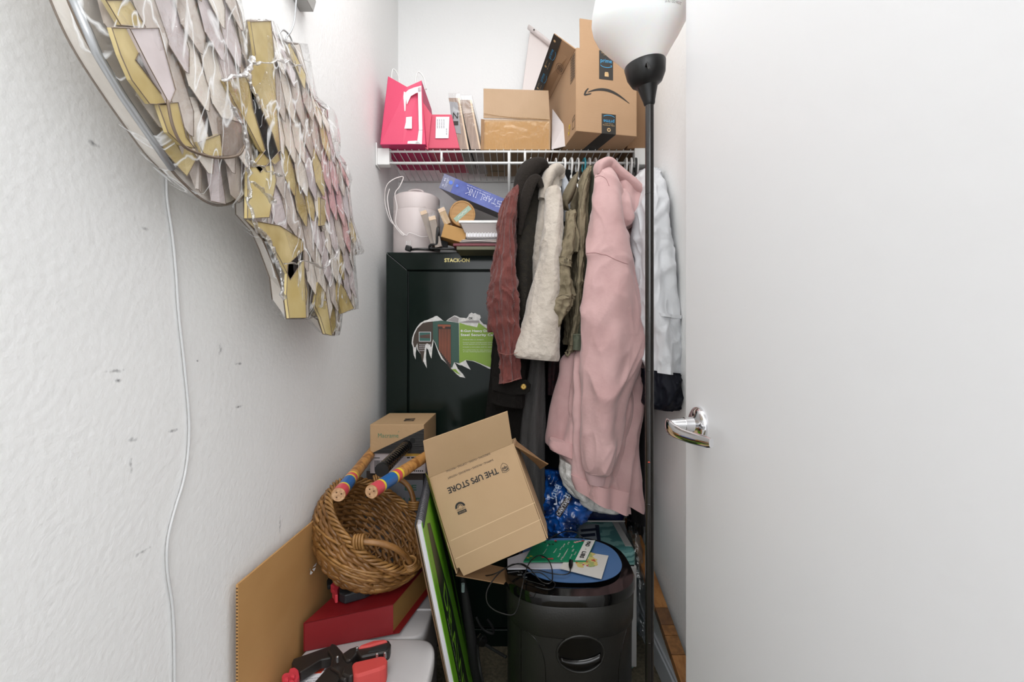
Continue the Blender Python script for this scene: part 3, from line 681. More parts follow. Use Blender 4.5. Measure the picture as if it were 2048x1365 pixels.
# clear wrapped sticks
M_pale = mat('pale_wood', '')
specs = [((845, 418, 1.60), (870, 492, 1.585), .0115, 'leftmost'), ((863, 428, 1.575), (878, 496, 1.57), .012, 'middle'), ((880, 412, 1.60), (896, 450, 1.6), .012, 'rightmost')]
for i, (a_, b_, r_, w_) in enumerate(specs):
    A, B = P(*a_), P(*b_); B.z = max(B.z, CT+.004)
    t = thing('wrapped_wood_pack', w_+' of three clear wrapped packs of wood blocks by the cord coil', 'packaged strips', tuple(B))
    ax = (B-A).normalized(); U = V((1, 0, 0)); U = (U-ax*U.dot(ax)).normalized(); W = ax.cross(U)
    def pk(a, b, r): return [a-U*r-W*r, a+U*r-W*r, a+U*r+W*r, a-U*r+W*r, b-U*r-W*r, b+U*r-W*r, b+U*r+W*r, b-U*r+W*r]
    MB().b8(pk(A+ax*.012, A+ax*.026, r_)).build('pale_wood_end', M_pale, t, bevel=.0008)
    MB().b8(pk(A+ax*.0262, B, r_*.97)).build('wood_block', mat('tan_block', 'b5966c', .6) if i == 2 else mat('dull_block', '8b7c70', .5), t, bevel=.0008)
    MB().b8(pk(A, B, r_+.0015)).build('clear_sleeve', M_film2, t)
# brown carton under
q = thing('small_carton', 'plain brown paper carton below the round wooden box', 'box', tuple(P(908, 470, 1.57)), (0, math.radians(14), math.radians(12)))
MB().box((0, .045, .004), (.082, .10, .048)).build('body', mat('kraft_card', 'b58a50', .7), q, local=True, bevel=.001)
# stack of books / papers
zc = CT
def flat(name, px0, px1, py0, py1, d, dep, m, lab_, cat, rot=0, **k):
    A, B = P(px0, py1, d), P(px1, py0, d); c = ((A.x+B.x)/2, d+dep/2, (A.z+B.z)/2)
    return MB().box(c, (B.x-A.x, dep, B.z-A.z), (0, 0, rot)).build(name, m, label=lab_, cat=cat, bevel=.001, **k)
flat('hardcover_book', 913, 1040, 493, 500, 1.50, .2, mat('olive_cover', '5c5a42', .5), 'olive hardcover book at the bottom of the stack on the cabinet', 'book')
flat('paperback_book', 906, 1040, 487, 492, 1.53, .2, mat('maroon_cover', '6e2430', .5), 'thin maroon paperback second from bottom of the stack', 'book')
t = thing('paper_sheaf', 'curled sheaf of loose papers in the middle of the stack', 'papers', tuple(P(960, 486, 1.55)))
for i in range(5):
    mb = MB(); y0 = 1.535+i*.003; z0 = P(0, 486-i*1.6, 1.55).z; n = 14; up = []
    xa, xb = P(920+i*3, 0, 1.55).x, P(1035, 0, 1.55).x
    for k in range(n):
        f_ = k/(n-1); up.append((xa+(xb-xa)*f_, z0+.003*math.sin(f_*5+i)*(1-i*.1)))
    vs = [(x, y0, z) for x, z in up]+[(x, y0+.19, z) for x, z in up]
    mb.add(vs, [(k, k+1, n+k+1, n+k) for k in range(n-1)]); mb.build('paper_sheet', mat('paper_g%d' % (i % 2), ['c9c3bf', 'a79c95'][i % 2], .7), t, solid=.0016, smooth=True)
t = thing('spiral_notebook', 'white spiral bound notebook lying on the papers above the cabinet', 'notebook', tuple(P(965, 478, 1.56)))
A, B = P(932, 476, 1.56), P(1035, 466, 1.56)
MB().box(((A.x+B.x)/2, 1.65, (A.z+B.z)/2), (B.x-A.x, .19, .013)).build('pages', M_paper, t, bevel=.001)
mb = MB()
for i in range(14):
    x = A.x+.004+i*.0105; c = V((x, 1.556, (A.z+B.z)/2)); mb.tube([c+V((0, .006*math.cos(a_), .0085*math.sin(a_))) for a_ in [2*PI*k/12 for k in range(12)]], .0013, 5, closed=True)
mb.build('spiral_binding', M_white, t, smooth=True)
t = thing('white_tray', 'white shallow tray upside down on the notebook stack', 'tray', tuple(P(980, 455, 1.55)))
A, B = P(917, 461, 1.55), P(1040, 441, 1.55)
mb = MB(); mb.box(((A.x+B.x)/2, 1.65, B.z-.004), (B.x-A.x, .2, .009)); mb.build('top_edge', M_white, t, bevel=.002)
mb = MB(); x0_, x1_ = A.x+.006, B.x; mb.b8([(x0_+.014, 1.565, A.z-.006), (x1_, 1.565, A.z-.006), (x1_, 1.74, A.z-.006), (x0_+.014, 1.74, A.z-.006), (x0_, 1.553, B.z-.0088), (x1_, 1.553, B.z-.0088), (x1_, 1.748, B.z-.0088), (x0_, 1.748, B.z-.0088)]); mb.build('body', mat('grey_tray', 'b3aba8', .4), t, bevel=.002)
# power plugs
t = thing('power_plug', 'black three pin power plug with cord on the cabinet top edge', 'plug', tuple(P(818, 500, 1.60)))
c = P(817, 499, 1.595); c.z = CT+.011
mb = MB(); mb.box(c, (.02, .022, .02), (.1, .3, 0)); mb.build('plug_body', M_black, t, bevel=.004)
for dx in (-.006, 0, .007): MB().box((c.x+dx, c.y-.002, c.z+.018), (.0025, .005, .016)).build('prong', M_chrome, t)
pts = [c+V((.01, 0, -.004)), P(835, 503, 1.58), P(855, 499, 1.585), P(868, 500, 1.6), P(880, 500, 1.6)]
for p_ in pts[1:]: p_.z = CT+.0055
MB().tube(smoothpts(pts, 6), .0045, 8).build('plug_cord', M_black, t, smooth=True)
t = thing('power_adapter', 'black power adapter with coiled cord beside the wrapped packs', 'power adapter', tuple(P(886, 492, 1.6)))
MB().box(P(888, 489, 1.62), (.028, .03, .03), (0, .1, .2)).build('adapter_body', M_blackm, t, bevel=.003)
pts = [P(882, 488, 1.6), P(878, 470, 1.56), P(876, 455, 1.56), P(874, 470, 1.555), P(873, 488, 1.56), P(862, 490, 1.565), P(859, 496, 1.57), P(870, 499, 1.57), P(884, 498, 1.57), P(900, 499, 1.575), P(925, 501, 1.59)]
for p_ in pts: p_.z = max(p_.z, CT+.0055)
MB().tube(smoothpts(pts, 6), .0042, 8).build('adapter_cord', M_black, t, smooth=True)

# ================================================================ floor lamp
LX, LY = .319, 1.05
lamp = thing('floor_lamp', 'tall black torchiere floor lamp with white bowl shade', 'floor lamp', (LX, LY, 0))
MB().lathe([(.105, 0), (.108, .006), (.106, .014), (.09, .021), (.03, .028), (.014, .036), (.012, .06)], 56, Matrix.Translation((LX, LY, .0))).build('base', M_black, lamp, smooth=40)
zt_ = P(0, 208, LY).z
mb = MB(); mb.tube([(LX, LY, .05), (LX, LY, zt_)], .0098, 24); mb.build('pole', mat('bronze_black', '1d1a18', .22, coat=.2), lamp, smooth=40)
for py in (1008, 1283, 741, 388):
    z_ = P(0, py, LY).z; MB().lathe([(.0098, -.0012), (.0101, -.0006), (.0101, .0006), (.0098, .0012)], 24, Matrix.Translation((LX, LY, z_))).build('pole_joint', M_blackg, lamp, smooth=True)
ti = math.radians(-9)
Tq = Matrix.Translation((LX, LY, zt_)) @ Euler((math.radians(6), ti, 0)).to_matrix().to_4x4()
mb = MB(); mb.lathe([(.010, -.004), (.0125, 0), (.0135, .006), (.0255, .046), (.028, .052)], 40, Tq); mb.build('socket_cone', M_black, lamp, smooth=40)
mb = MB(); mb.lathe([(.020, .036), (.034, .045), (.043, .062), (.0465, .085), (.0455, .088), (.041, .066), (.03, .05)], 48, Tq); cup = mb.build('shade_cup', M_black, lamp, smooth=50)
mb = MB(); c_ = Tq @ V((-.012, -.041, .066)); d_ = (Tq.to_3x3() @ V((-.1, -1, .15))).normalized(); mb.tube([c_, c_+d_*.012], [.0032, .0026], 10); mb.tube([c_+d_*.012, c_+d_*.014+V((.003, 0, -.014))], [.0022, .003], 10); mb.build('switch_knob', M_blackg, cup, smooth=40)
M_shade = mat('frosted_white_shade', 'fdfdfc', .35, sss=.3)
M_shade.node_tree.nodes['Principled BSDF'].inputs['Transmission Weight'].default_value = .12
prof = [(.030, .070), (.044, .088), (.062, .112), (.082, .136), (.098, .158), (.1055, .178), (.107, .195), (.103, .215), (.094, .24), (.086, .262), (.0845, .28)]
inn = [(r-.0025, z+.001) for r, z in reversed(prof)]
mb = MB(); mb.lathe(prof+inn, 72, Tq, capb=False, capt=False); shd = mb.build('lamp_shade', M_shade, lamp, smooth=True)
# care label on the shade
mb = MB()
def shade_pt(u, z):   # u angle
    for i in range(len(prof)-1):
        if prof[i][1] <= z <= prof[i+1][1]:
            f_ = (z-prof[i][1])/(prof[i+1][1]-prof[i][1]); r = prof[i][0]+(prof[i+1][0]-prof[i][0])*f_+.0007
            return Tq @ V((r*math.sin(u), -r*math.cos(u), z))
for row, s_ in enumerate(('WARNING RISK OF FIRE', 'MAX 100 WATT BULB', 'TYPE A OR SMALLER', 'DO NOT TOUCH WHILE HOT')):
    vs, fs = textgeo(s_); x0_ = min(v.x for v in vs); x1_ = max(v.x for v in vs); y0_ = min(v.y for v in vs); y1_ = max(v.y for v in vs)
    mb.add([shade_pt(.22+(v.x-x0_)/(x1_-x0_)*.46, .186-row*.0085+(v.y-y0_)/(y1_-y0_)*.005) for v in vs], fs)
mb.build('warning_print', mat('grey_print2', '7a7876', .7), shd)
mb = MB(); mb.lathe([(.0001, 0), (.003, .001), (.0001, .003)], 8, Matrix.Translation((LX-.004, LY-.0095, P(0, 924, LY).z))); mb.build('red_sticker_dot', mat('red_dot', 'd8452c', .5), lamp)

# ================================================================ wrapped lanterns on the left wall
cols = [mat('capiz_taupe', 'd3c9c1', .35, col2='bcb0a7', cscale=20, cstretch=(1, 3, 1)), mat('capiz_cream', 'efe8df', .3, col2='ded5ca', cscale=18), mat('capiz_gold', 'd8c592', .25, col2='b29c62', cscale=14, coat=.3), mat('capiz_pink', 'e6c2c2', .35, col2='d9a5a8', cscale=16), mat('capiz_lilac', 'ddd2d3', .3, col2='cbc0c0', cscale=20)]
M_wire = mat('dark_wire', '7a6a5c', .4, .3)
M_frame = mat('grey_frame', 'b4b6b8', .3, .5)
def inside(p, pg):
    c = False; n = len(pg); j = n-1
    for i in range(n):
        if (pg[i][1] > p[1]) != (pg[j][1] > p[1]) and p[0] < (pg[j][0]-pg[i][0])*(p[1]-pg[i][1])/(pg[j][1]-pg[i][1])+pg[i][0]: c = not c
        j = i
    return c
def edist(p, pg):
    d = 9; n = len(pg); p = V(p)
    for i in range(n):
        a, b = V(pg[i]), V(pg[(i+1) % n]); ab_ = b-a; t = max(0, min(1, (p-a).dot(ab_)/ab_.length_squared)); d = min(d, (p-a-ab_*t).length)
    return d
def lantern(name, label, pg, dirv, ncell, seed, rnd, ref=-.40, th=.055, goldp=.18, pinkf=None):
    """pg outline in wall plane (Y,Z); pillow shaped body between wall and x=ref"""
    rnd = random.Random(seed)
    ys = [p[0] for p in pg]; zs = [p[1] for p in pg]; c = (sum(ys)/len(ys), sum(zs)/len(zs))
    root = thing(name, label, 'lantern', (ref-.03, c[0], min(zs)))
    xb = ref-.035
    def dome(p, k=1.0): return ref-.004+min(.012, edist(p, pg)*.4)*k if inside(p, pg) else ref-.004
    # body backing
    n = len(pg)
    vs = [V((xb, c[0]+(y-c[0])*.86, c[1]+(z-c[1])*.86)) for y, z in pg]+[V((ref-.004, y, z)) for y, z in pg]
    mb = MB(); mb.add(vs, [tuple(range(n)), tuple(range(n, 2*n))]+[(i, (i+1) % n, n+(i+1) % n, n+i) for i in range(n)]); mb.build('lantern_body', cols[1], root)
    # elongated overlapping shell panes
    mb = MB(); wires = MB(); du = V(dirv).normalized(); dv = V((-du.y, du.x)); pts = []; tries = 0
    L, Wd = .10, .040
    row = 0; u = -.6
    cells = []
    while u < .6:
        v = -.6+(Wd*.5 if row % 2 else 0)
        while v < .6:
            q_ = V(c)+du*(u+rnd.uniform(-.012, .012))+dv*(v+rnd.uniform(-.004, .004)); cells.append((u, q_)); v += Wd
        u += L*.62; row += 1
    for u, q_ in cells:
        ln = L*rnd.uniform(.85, 1.15); w_ = Wd*rnd.uniform(.46, .56)
        out = [q_-du*ln*.5-dv*w_*.8, q_-du*ln*.5+dv*w_*.8, q_+du*ln*.25+dv*w_*1.02, q_+du*ln*.5+dv*w_*.15, q_+du*ln*.48-dv*w_*.2, q_+du*ln*.2-dv*w_*1.02]
        if not inside(tuple(q_), pg): continue
        # clamp to outline
        o2 = []
        for p in out:
            k = 1.0
            while k > .05 and not inside(tuple(q_+(p-q_)*k), pg): k -= .08
            o2.append(q_+(p-q_)*k)
        x0_ = dome(tuple(q_)); tl_ = rnd.uniform(.0, .004)
        v3 = [V((dome(tuple(p))+.0015+(.006 if i in (3, 4) else (.003 if i in (2, 5) else 0))+tl_, p.x, p.y)) for i, p in enumerate(o2)]
        r_ = rnd.random()
        mi = 2 if r_ < goldp else (1 if r_ < .42 else (4 if r_ < .68 else 0))
        if pinkf and pinkf(q_) and rnd.random() < .75: mi = 3
        mb.mi = mi; mb.add(v3, [(0, 1, 2, 3, 4, 5)])
        wires.tube([v3[5]+V((.0006, 0, 0)), v3[4]+V((.0006, 0, 0)), v3[3]+V((.0006, 0, 0)), v3[2]+V((.0006, 0, 0)), v3[1]+V((.0006, 0, 0))], .00042, 4)
    mb.build('shell_panes', cols, root); wires.build('pane_wires', M_wire, root)
    mb = MB(); mb.tube([(ref-.004, y, z) for y, z in pg], .0018, 6, closed=True); mb.tube([(xb, c[0]+(y-c[0])*.86, c[1]+(z-c[1])*.86) for y, z in pg], .0016, 6, closed=True); mb.build('frame_wires', M_wire, root, smooth=True)
    return root, dome, xb
def wrap(root, pg, ref, seed, sc=1.03, amp=.008):
    # loose clear wrap: grid over the convex-ish outline
    cy = sum(p[0] for p in pg)/len(pg); cz = sum(p[1] for p in pg)/len(pg)
    dense = []
    n = len(pg)
    for i in range(n):
        a_, b_ = V(pg[i]), V(pg[(i+1) % n]); k = max(1, int((b_-a_).length/.02))
        for j in range(k): dense.append(a_.lerp(b_, j/k))
    c = V((cy, cz)); rings = []
    for kk, (s_, x_) in enumerate(((sc*.9, ref-.045), (sc*.97, ref-.028), (sc, ref-.012), (sc*.99, ref+.0), (.93, ref+.008), (.75, ref+.013), (.55, ref+.015), (.32, ref+.016), (.1, ref+.016))):
        ring = []
        for i, p in enumerate(dense):
            q_ = c+(p-c)*s_; r_ = noise.noise(V((q_.x*14+seed, q_.y*14, kk*.5)))+.6*noise.noise(V((q_.x*40, q_.y*9+seed, 0)))
            ring.append(V((x_+r_*amp, q_.x, q_.y)))
        rings.append(ring)
    mb = MB(); mb.rings(rings, capa=False); mb.build('clear_plastic_wrap', M_film, root, smooth=True)
def wl(px, py, X=-.40): h_ = hit(px, py, (X, 0, 0), (1, 0, 0)); return (h_.y, h_.z)
ov = [wl(*p) for p in ((150,10),(195,105),(250,195),(300,270),(345,335),(385,378),(412,400),(440,411),(468,406),(490,385),(499,350),(498,300))]
ov += [(.685, 1.47), (.66, 1.56), (.61, 1.66), (.53, 1.72), (.44, 1.70), (.385, 1.62), (.37, 1.52), (.385, 1.45)]
ov = [tuple(p)[:2] for p in smoothpts([(a_, b_, 0) for a_, b_ in ov], 3, closed=True)]
r1, dome1, _ = lantern('oval_shell_lantern', 'large oval shell lantern wrapped in clear plastic at the upper left', ov, (.45, -1), 1, 3, None, goldp=.10)
# inner gold layer: concentric plate
def plate(root, pts, m, X, t=.004, name='gold_strip'):
    q_ = [V((X, )+wl(px, py, X)) for px, py in pts]; mb = MB(); mb.slab(q_, (1, 0, 0), t); o = mb.build(name, m, root)
    e = MB(); e.tube([p+V((.0008, 0, 0)) for p in q_], .0006, 4, closed=True); e.build('edge_wire', M_wire, o); return o
G = cols[2]
plate(r1, [(222,55),(300,57),(270,120),(338,210),(298,208),(262,160),(240,110)], G, -.379)
plate(r1, [(258,57),(316,56),(350,180),(338,209),(295,130)], cols[4], -.376, name='shell_strip')
plate(r1, [(315,208),(355,205),(372,275),(388,297),(362,290),(335,265)], G, -.379)
plate(r1, [(395,285),(440,268),(445,312),(420,313),(405,306)], G, -.381)
plate(r1, [(440,235),(480,245),(487,290),(470,312),(445,312)], mat('capiz_grey', '9a8c82', .35), -.381, name='shell_strip')
plate(r1, [(210,0),(260,0),(290,55),(240,50)], G, -.381)
e = MB(); e.tube([V((-.372,)+wl(x_, y_, -.372)) for x_, y_ in smoothpts([(335,200,0),(345,250,0),(365,290,0),(400,308,0),(440,316,0),(480,308,0),(494,270,0)], 5) for x_, y_ in [(x_, y_)]] if False else [V((-.372,)+wl(p.x, p.y, -.372)) for p in smoothpts([(335,200,0),(345,250,0),(365,290,0),(400,308,0),(440,316,0),(480,308,0),(494,270,0)], 5)], .0018, 6); e.build('inner_ring_wire', M_wire, r1, smooth=True)
e = MB(); e.tube([V((-.40,)+p) for p in [wl(148,0,-.40)]+[wl(x_, y_, -.40) for x_, y_ in ((195,108),(245,192),(300,272),(345,338))]], .0042, 8); e.build('silver_rim', M_frame, r1, smooth=True)
wrap(r1, ov, -.392, 2.0, 1.01, .004)
e = MB(); e.tube([(-.42, .53, 1.71), (-.42, .53, H)], .0012, 6); e.build('hanging_wire', M_wire, r1)
sp = [(500,42),(541,42),(552,75),(580,86),(600,88),(610,140),(622,190),(640,208),(657,220),(661,262),(668,305),(684,330),(698,358),(692,385),(697,430),(708,470),(716,508),(700,512),(703,560),(708,618),(676,628),(672,671),(650,668),(640,640),(618,625),(612,637),(577,637),(571,585),(548,520),(530,478),(495,438),(493,385),(502,335),(488,250),(462,195),(446,160),(490,152),(503,100)]
st_ = [wl(*p) for p in sp]
r2, dome2, _ = lantern('star_shell_lantern', 'gold and pinkish shell star lantern wrapped in clear plastic hanging by wire', st_, (.35, -1), 1, 5, None, goldp=.14, pinkf=lambda q_: q_.x > .93 and q_.y > 1.33)
for pts, m_ in (([(500,43),(541,42),(548,110),(552,200),(560,300),(520,345),(508,330),(530,300),(505,215),(497,160),(510,110)], G), ([(446,160),(490,153),(520,215),(545,270),(560,320),(548,330),(520,300),(497,255),(468,205)], G),
               ([(495,335),(545,330),(552,360),(538,435),(494,437)], mat('capiz_bright', 'e4d4a0', .3, col2='d2bb7c', cscale=12, coat=.3)), ([(497,440),(560,452),(606,482),(606,520),(580,560),(560,520),(538,480)], G),
               ([(575,530),(607,500),(612,636),(578,637),(572,590)], mat('capiz_bright', '')), ([(636,565),(650,585),(664,672),(650,668),(640,635),(628,610)], G), ([(676,560),(690,580),(707,617),(682,628),(674,600)], G), ([(640,395),(650,400),(652,450),(640,452)], G)):
    plate(r2, pts, m_, -.381)
wrap(r2, st_, -.390, 5.0, 1.01, .007)
# crumpled wrap ridges
mb = MB(); rr = random.Random(4)
for pts in ([(503,120),(497,150),(505,180),(520,210)], [(446,160),(480,150),(500,140),(510,115)], [(470,215),(488,270),(494,310),(500,350),(497,400)], [(497,400),(510,450),(530,470),(545,500),(560,540),(568,600)], [(505,325),(540,345),(560,352)], [(500,365),(530,385),(550,410)], [(570,530),(610,525),(650,535),(675,500)], [(510,125),(560,122),(600,130)]):
    q_ = [V((-.366,)+wl(x_, y_, -.366)) for x_, y_ in pts]; q_ = smoothpts(q_, 5)
    q_ = [p+V((rr.uniform(-.002, .002), rr.uniform(-.003, .003), rr.uniform(-.003, .003))) for p in q_]
    mb.tube(q_, [.0035+rr.uniform(-.002, .002) for _ in q_], 6, flat=.4)
mb.build('bunched_plastic', film_mat('bunched', .35, (1, 1, 1, 1), .6, 60, .35), r2, smooth=True)
wx = -.405
def wp(px, py): return V((wx,)+wl(px, py, wx))
e = MB(); e.tube(smoothpts([wp(596,-60), wp(590,30), wp(583,60), wp(573,75), wp(572,90), wp(580,96), wp(584,85), wp(578,70), wp(566,60), wp(558,70), wp(563,82), wp(576,96)], 6), .0016, 6); e.build('hanging_wire', M_frame, r2, smooth=True)
t = thing('wall_bracket', 'small grey bracket holding the lantern wire at the top', 'bracket', (-.45, .95, 1.8))
mb = MB(); q_ = [V((XL+.001,)+wl(x_, y_, XL)) for x_, y_ in ((556,-60),(575,-20),(600,24),(606,4),(588,-60))]; mb.slab(q_, (1, 0, 0), -.03); mb.build('arm', mat('grey_metal', 'a7a5a2', .4, .3), t, bevel=.001)
# thin cable on the wall
pts = [(333,340),(335,400),(345,470),(352,540),(358,630),(368,720),(378,830),(377,900),(368,960),(350,1020),(336,1080),(335,1140),(345,1210),(349,1290),(349,1420),(345,1600)]
q_ = [V((XL+.003,)+wl(x_, y_, XL+.003)) for x_, y_ in pts]; q_.insert(0, V((XL+.003, q_[0].y-.005, 1.5)))
MB().tube(smoothpts(q_, 5), .0019, 6).build('wall_cable', mat('clear_cable', 'cfcfcf', .25), smooth=True, label='translucent thin cable running down the left wall', cat='cable')
# ================================================================ hangers and clothes
RZ = ZR+.0046
def make_hanger(name, label, col, X, tilt=0, r=.0034, thin=False):
    t = thing(name, label, 'hanger', (X, D1, RZ), (0, 0, tilt), 'hangers on the closet rod')
    m = mat('hanger_'+col, col, .35)
    # hook in the plane across the rod (YZ)
    pts = [(0, -.020, -.030), (0, -.024, -.012), (0, -.016, .004), (0, 0, .010), (0, .016, .004), (0, .021, -.014), (0, .012, -.034), (0, .001, -.046), (0, 0, -.062)]
    mb = MB(); mb.tube(smoothpts([(a_, -b_, c_) for a_, b_, c_ in pts], 5), r, 8); mb.build('hook', m, t, local=True, smooth=True)
    mb = MB(); mb.tube(smoothpts([(0, 0, -.06), (0, -.04, -.085), (0, -.10, -.125), (0, -.115, -.14), (0, -.10, -.15), (0, 0, -.15), (0, .14, -.15), (0, .155, -.14), (0, .14, -.125), (0, .05, -.085)], 4, closed=True), r, 8, closed=True)
    mb.build('shoulder_bar', m, t, local=True, smooth=True); return t
hz = [(1058, 'e8e6e3', .15, 'white hanger carrying the dark brown hooded fleece'), (1092, 'dcdad8', -.1, 'clear hook hanger just left of the cream fur coat collar'),
      (1108, 'dcdad8', .1, 'clear hook hanger behind the cream fur coat'), (1125, 'f2f1ef', .25, 'thick white hanger right of the cream fur coat'),
      (1139, 'f2f1ef', .25, 'thick white hanger left of the khaki jacket, second from the fur coat'), (1152, 'efeeec', .2, 'thin white hanger directly left of the blue hanger'),
      (1165, '3f9fb0', .2, 'blue plastic hanger behind the khaki jacket'), (1175, 'e3e1de', .1, 'white hanger holding the khaki jacket'),
      (1187, 'd8cfcb', .1, 'pale pinkish hanger between olive shirt and pink fleece'), (1230, 'd9d9da', -.2, 'clear narrow hanger behind the pink hood'),
      (1249, 'efeeec', -.15, 'white hanger right of the pink fleece, leftmost of four'), (1259, 'efeeec', -.2, 'white hanger right of the pink fleece, second of four'),
      (1268, '2a2a2a', -.25, 'dark hanger tucked beside the shelf end bracket'), (1272, 'efeeec', -.3, 'white hanger holding the white rain jacket')]
for px, c_, ti_, lb_ in hz:
    nm = 'clothes_hanger'
    make_hanger(nm, lb_, c_, P(px+3, 0, D1).x, ti_*.5, .0042 if px in (1125, 1139) else (.0022 if 'clear' in lb_ else .0034))

M_rust = mat('rust_corduroy', '5e2b26', .85, bump=.5, bscale=220, bstretch=(1, 1, .3), col2='6e352e', cscale=18, sheen=.2)
M_seam = mat('rust_seam', '86534a', .8)
M_brown = mat('dark_brown_fleece', '28231f', .95, bump=.4, bscale=260, sheen=.04, spec=.2)
M_char = mat('charcoal_knit', '37332c', .95, bump=.6, bscale=300, col2='2f2c29', cscale=60, sheen=.0, spec=.2)
M_cream = mat('cream_faux_fur', 'c6bcb0', .95, bump=.5, bscale=55, col2='b0a598', cscale=9, cstretch=(1, 1, .7), sheen=.3, cpos=(.4, .7), bdist=.012)
M_khaki = mat('khaki_cotton', '877b63', .85, bump=.35, bscale=70, col2='766b55', cscale=10)
M_olive = mat('olive_cotton', '555a4a', .85, bump=.2, bscale=200, col2='4b5041', cscale=10)
M_pinkf = mat('pink_fleece', 'cba6a4', .9, bump=.25, bscale=60, col2='be9896', cscale=11, sheen=.25, cpos=(.4, .7), bdist=.006)
M_sherpa = mat('grey_sherpa', 'ebe8e4', .95, bump=.7, bscale=120, col2='d4d0cb', cscale=60, bdist=.006)
M_rain = mat('white_nylon', 'd3d5d8', .5, bump=.35, bscale=22, sheen=.1, bdist=.012)
M_navy = mat('navy_nylon', '0a0d18', .6, bump=.5, bscale=30, spec=.2)
M_wool = mat('dark_wool', '1a1816', .95, bump=.3, bscale=200, spec=.15)
M_plaid = mat('grey_check', '3f3d3c', .9, bump=.3, bscale=300, col2='4a4847', cscale=160, cstretch=(1, 1, .05))
def stitch(pts, root, m, r=.0009, name='seam_stitching'):
    mb = MB(); mb.tube(smoothpts([P(*p) for p in pts], 5), r, 5); return mb.build(name, m, root, smooth=True)

# rust shirt
t = thing('corduroy_shirt', 'rust red corduroy shirt with frayed cuff hanging before the green cabinet', 'shirt', tuple(P(1010, 700, 1.46)))
cloth_loft([(1013,392,1042,368,1.50,.03),(1004,420,1036,410,1.49,.05),(997,470,1031,465,1.48,.055),(990,520,1030,520,1.47,.055),(983,570,1031,570,1.46,.055),(980,620,1033,620,1.46,.05),(981,665,1036,660,1.46,.045)], 102, 6, .007, .006, 16, wr=.007, wsc=26, steps=12, seed=1).build('shirt_body', M_rust, t, smooth=60)
cloth_loft([(1012,400,1036,385,1.42,.012),(1003,450,1026,440,1.41,.025),(993,520,1028,520,1.40,.03),(986,575,1032,575,1.39,.032),(984,620,1035,615,1.385,.032),(989,665,1036,660,1.385,.028),(998,710,1036,708,1.385,.024),(1002,745,1039,742,1.385,.022),(1002,768,1042,758,1.385,.022)], 95, 4, .005, .006, 20, wr=.007, wsc=26, steps=12, seed=2, k2=9).build('sleeve', M_rust, t, smooth=60)
stitch([(998, 706, 1.352), (1015, 710, 1.348), (1035, 706, 1.352)], t, M_seam); stitch([(1002, 765, 1.36), (1018, 765, 1.352), (1040, 756, 1.358)], t, M_seam, .0011, 'frayed_cuff')
stitch([(1012, 395, 1.40), (1006, 430, 1.385), (999, 470, 1.375)], t, M_seam)
# brown hooded fleece
t = thing('hooded_fleece', 'dark brown hooded fleece with charcoal knit side panel', 'hoodie', tuple(P(1050, 700, 1.5)))
cloth_loft([(1055,352,1084,346,1.57,.03),(1038,388,1086,380,1.56,.05),(1030,430,1084,430,1.55,.055),(1027,490,1078,490,1.54,.06),(1028,560,1074,560,1.54,.06),(1030,620,1068,620,1.53,.06),(1032,680,1066,680,1.53,.055)], 102, 4, .004, .004, 12, wr=.002, wsc=14, steps=12, seed=3).build('knit_side_panel', M_char, t, smooth=60)
def bentloft(c, m, name, root, seg=40, amp=.004, k=3, seed=0, nsc=14):
    """centreline of (px,py,d,r_across,r_depth) -> rounded tube"""
    C_ = smoothpts([P(a_, b_, d_) for a_, b_, d_, r1_, r2_ in c], 5); R_ = smoothpts([(r1_, r2_, 0) for *_, r1_, r2_ in c], 5)
    rg = []
    for i, p in enumerate(C_):
        tt = (C_[min(i+1, len(C_)-1)]-C_[max(i-1, 0)]).normalized(); u = V((0, -1, 0)); u = (u-tt*u.dot(tt)).normalized(); w = tt.cross(u); ring = []
        for j in range(seg):
            a_ = 2*PI*j/seg; o_ = w*math.cos(a_)*R_[i].x+u*math.sin(a_)*R_[i].y; pp = p+o_
            ring.append(pp+o_.normalized()*(amp*math.sin(k*a_+seed)+amp*1.5*fold(pp+V((seed, 0, 0)), nsc, (1, 1, .7))))
        rg.append(ring)
    return MB().rings(rg).build(name, m, root, smooth=60)
bentloft([(1036,440,1.50,.008,.02),(1042,405,1.50,.024,.035),(1048,372,1.50,.032,.045),(1060,345,1.50,.034,.05),(1076,338,1.52,.028,.05),(1086,360,1.54,.022,.04),(1086,400,1.54,.014,.03),(1080,425,1.54,.006,.02)], M_brown, 'hood', t, amp=.004, seed=4)
bentloft([(1040,470,1.475,.004,.015),(1046,430,1.462,.013,.02),(1053,395,1.455,.018,.02),(1063,366,1.455,.017,.018),(1074,358,1.46,.012,.015),(1082,375,1.47,.008,.015)], M_brown, 'hood_edge', t, amp=.002, seed=6)
# dark coat with cuff strap
t = thing('dark_wool_coat', 'dark charcoal coat with buttoned cuff strap behind the rust shirt', 'coat', tuple(P(1020, 900, 1.5)))
cloth_loft([(990,640,1062,640,1.56,.035),(986,700,1066,700,1.55,.04),(980,780,1056,780,1.55,.04),(974,850,1050,850,1.54,.04),(966,950,1046,950,1.54,.04),(960,1010,1040,1010,1.54,.04)], 95, 5, .005, .004, 10, wr=.003, wsc=14, steps=12, seed=5).build('coat_body', M_wool, t, smooth=60)
cloth_loft([(1000,640,1050,640,1.46,.03),(992,700,1052,700,1.46,.034),(984,752,1050,752,1.45,.036),(982,790,1050,795,1.45,.036),(981,806,1048,817,1.45,.036)], 95, 3, .003, .003, 12, wr=.003, wsc=14, steps=12, seed=6).build('sleeve', M_wool, t, smooth=60)
mb = MB(); c0_ = [(984,752),(1010,762),(1035,762),(1053,760),(1062,770),(1060,783),(1050,790),(1020,791),(984,780)]
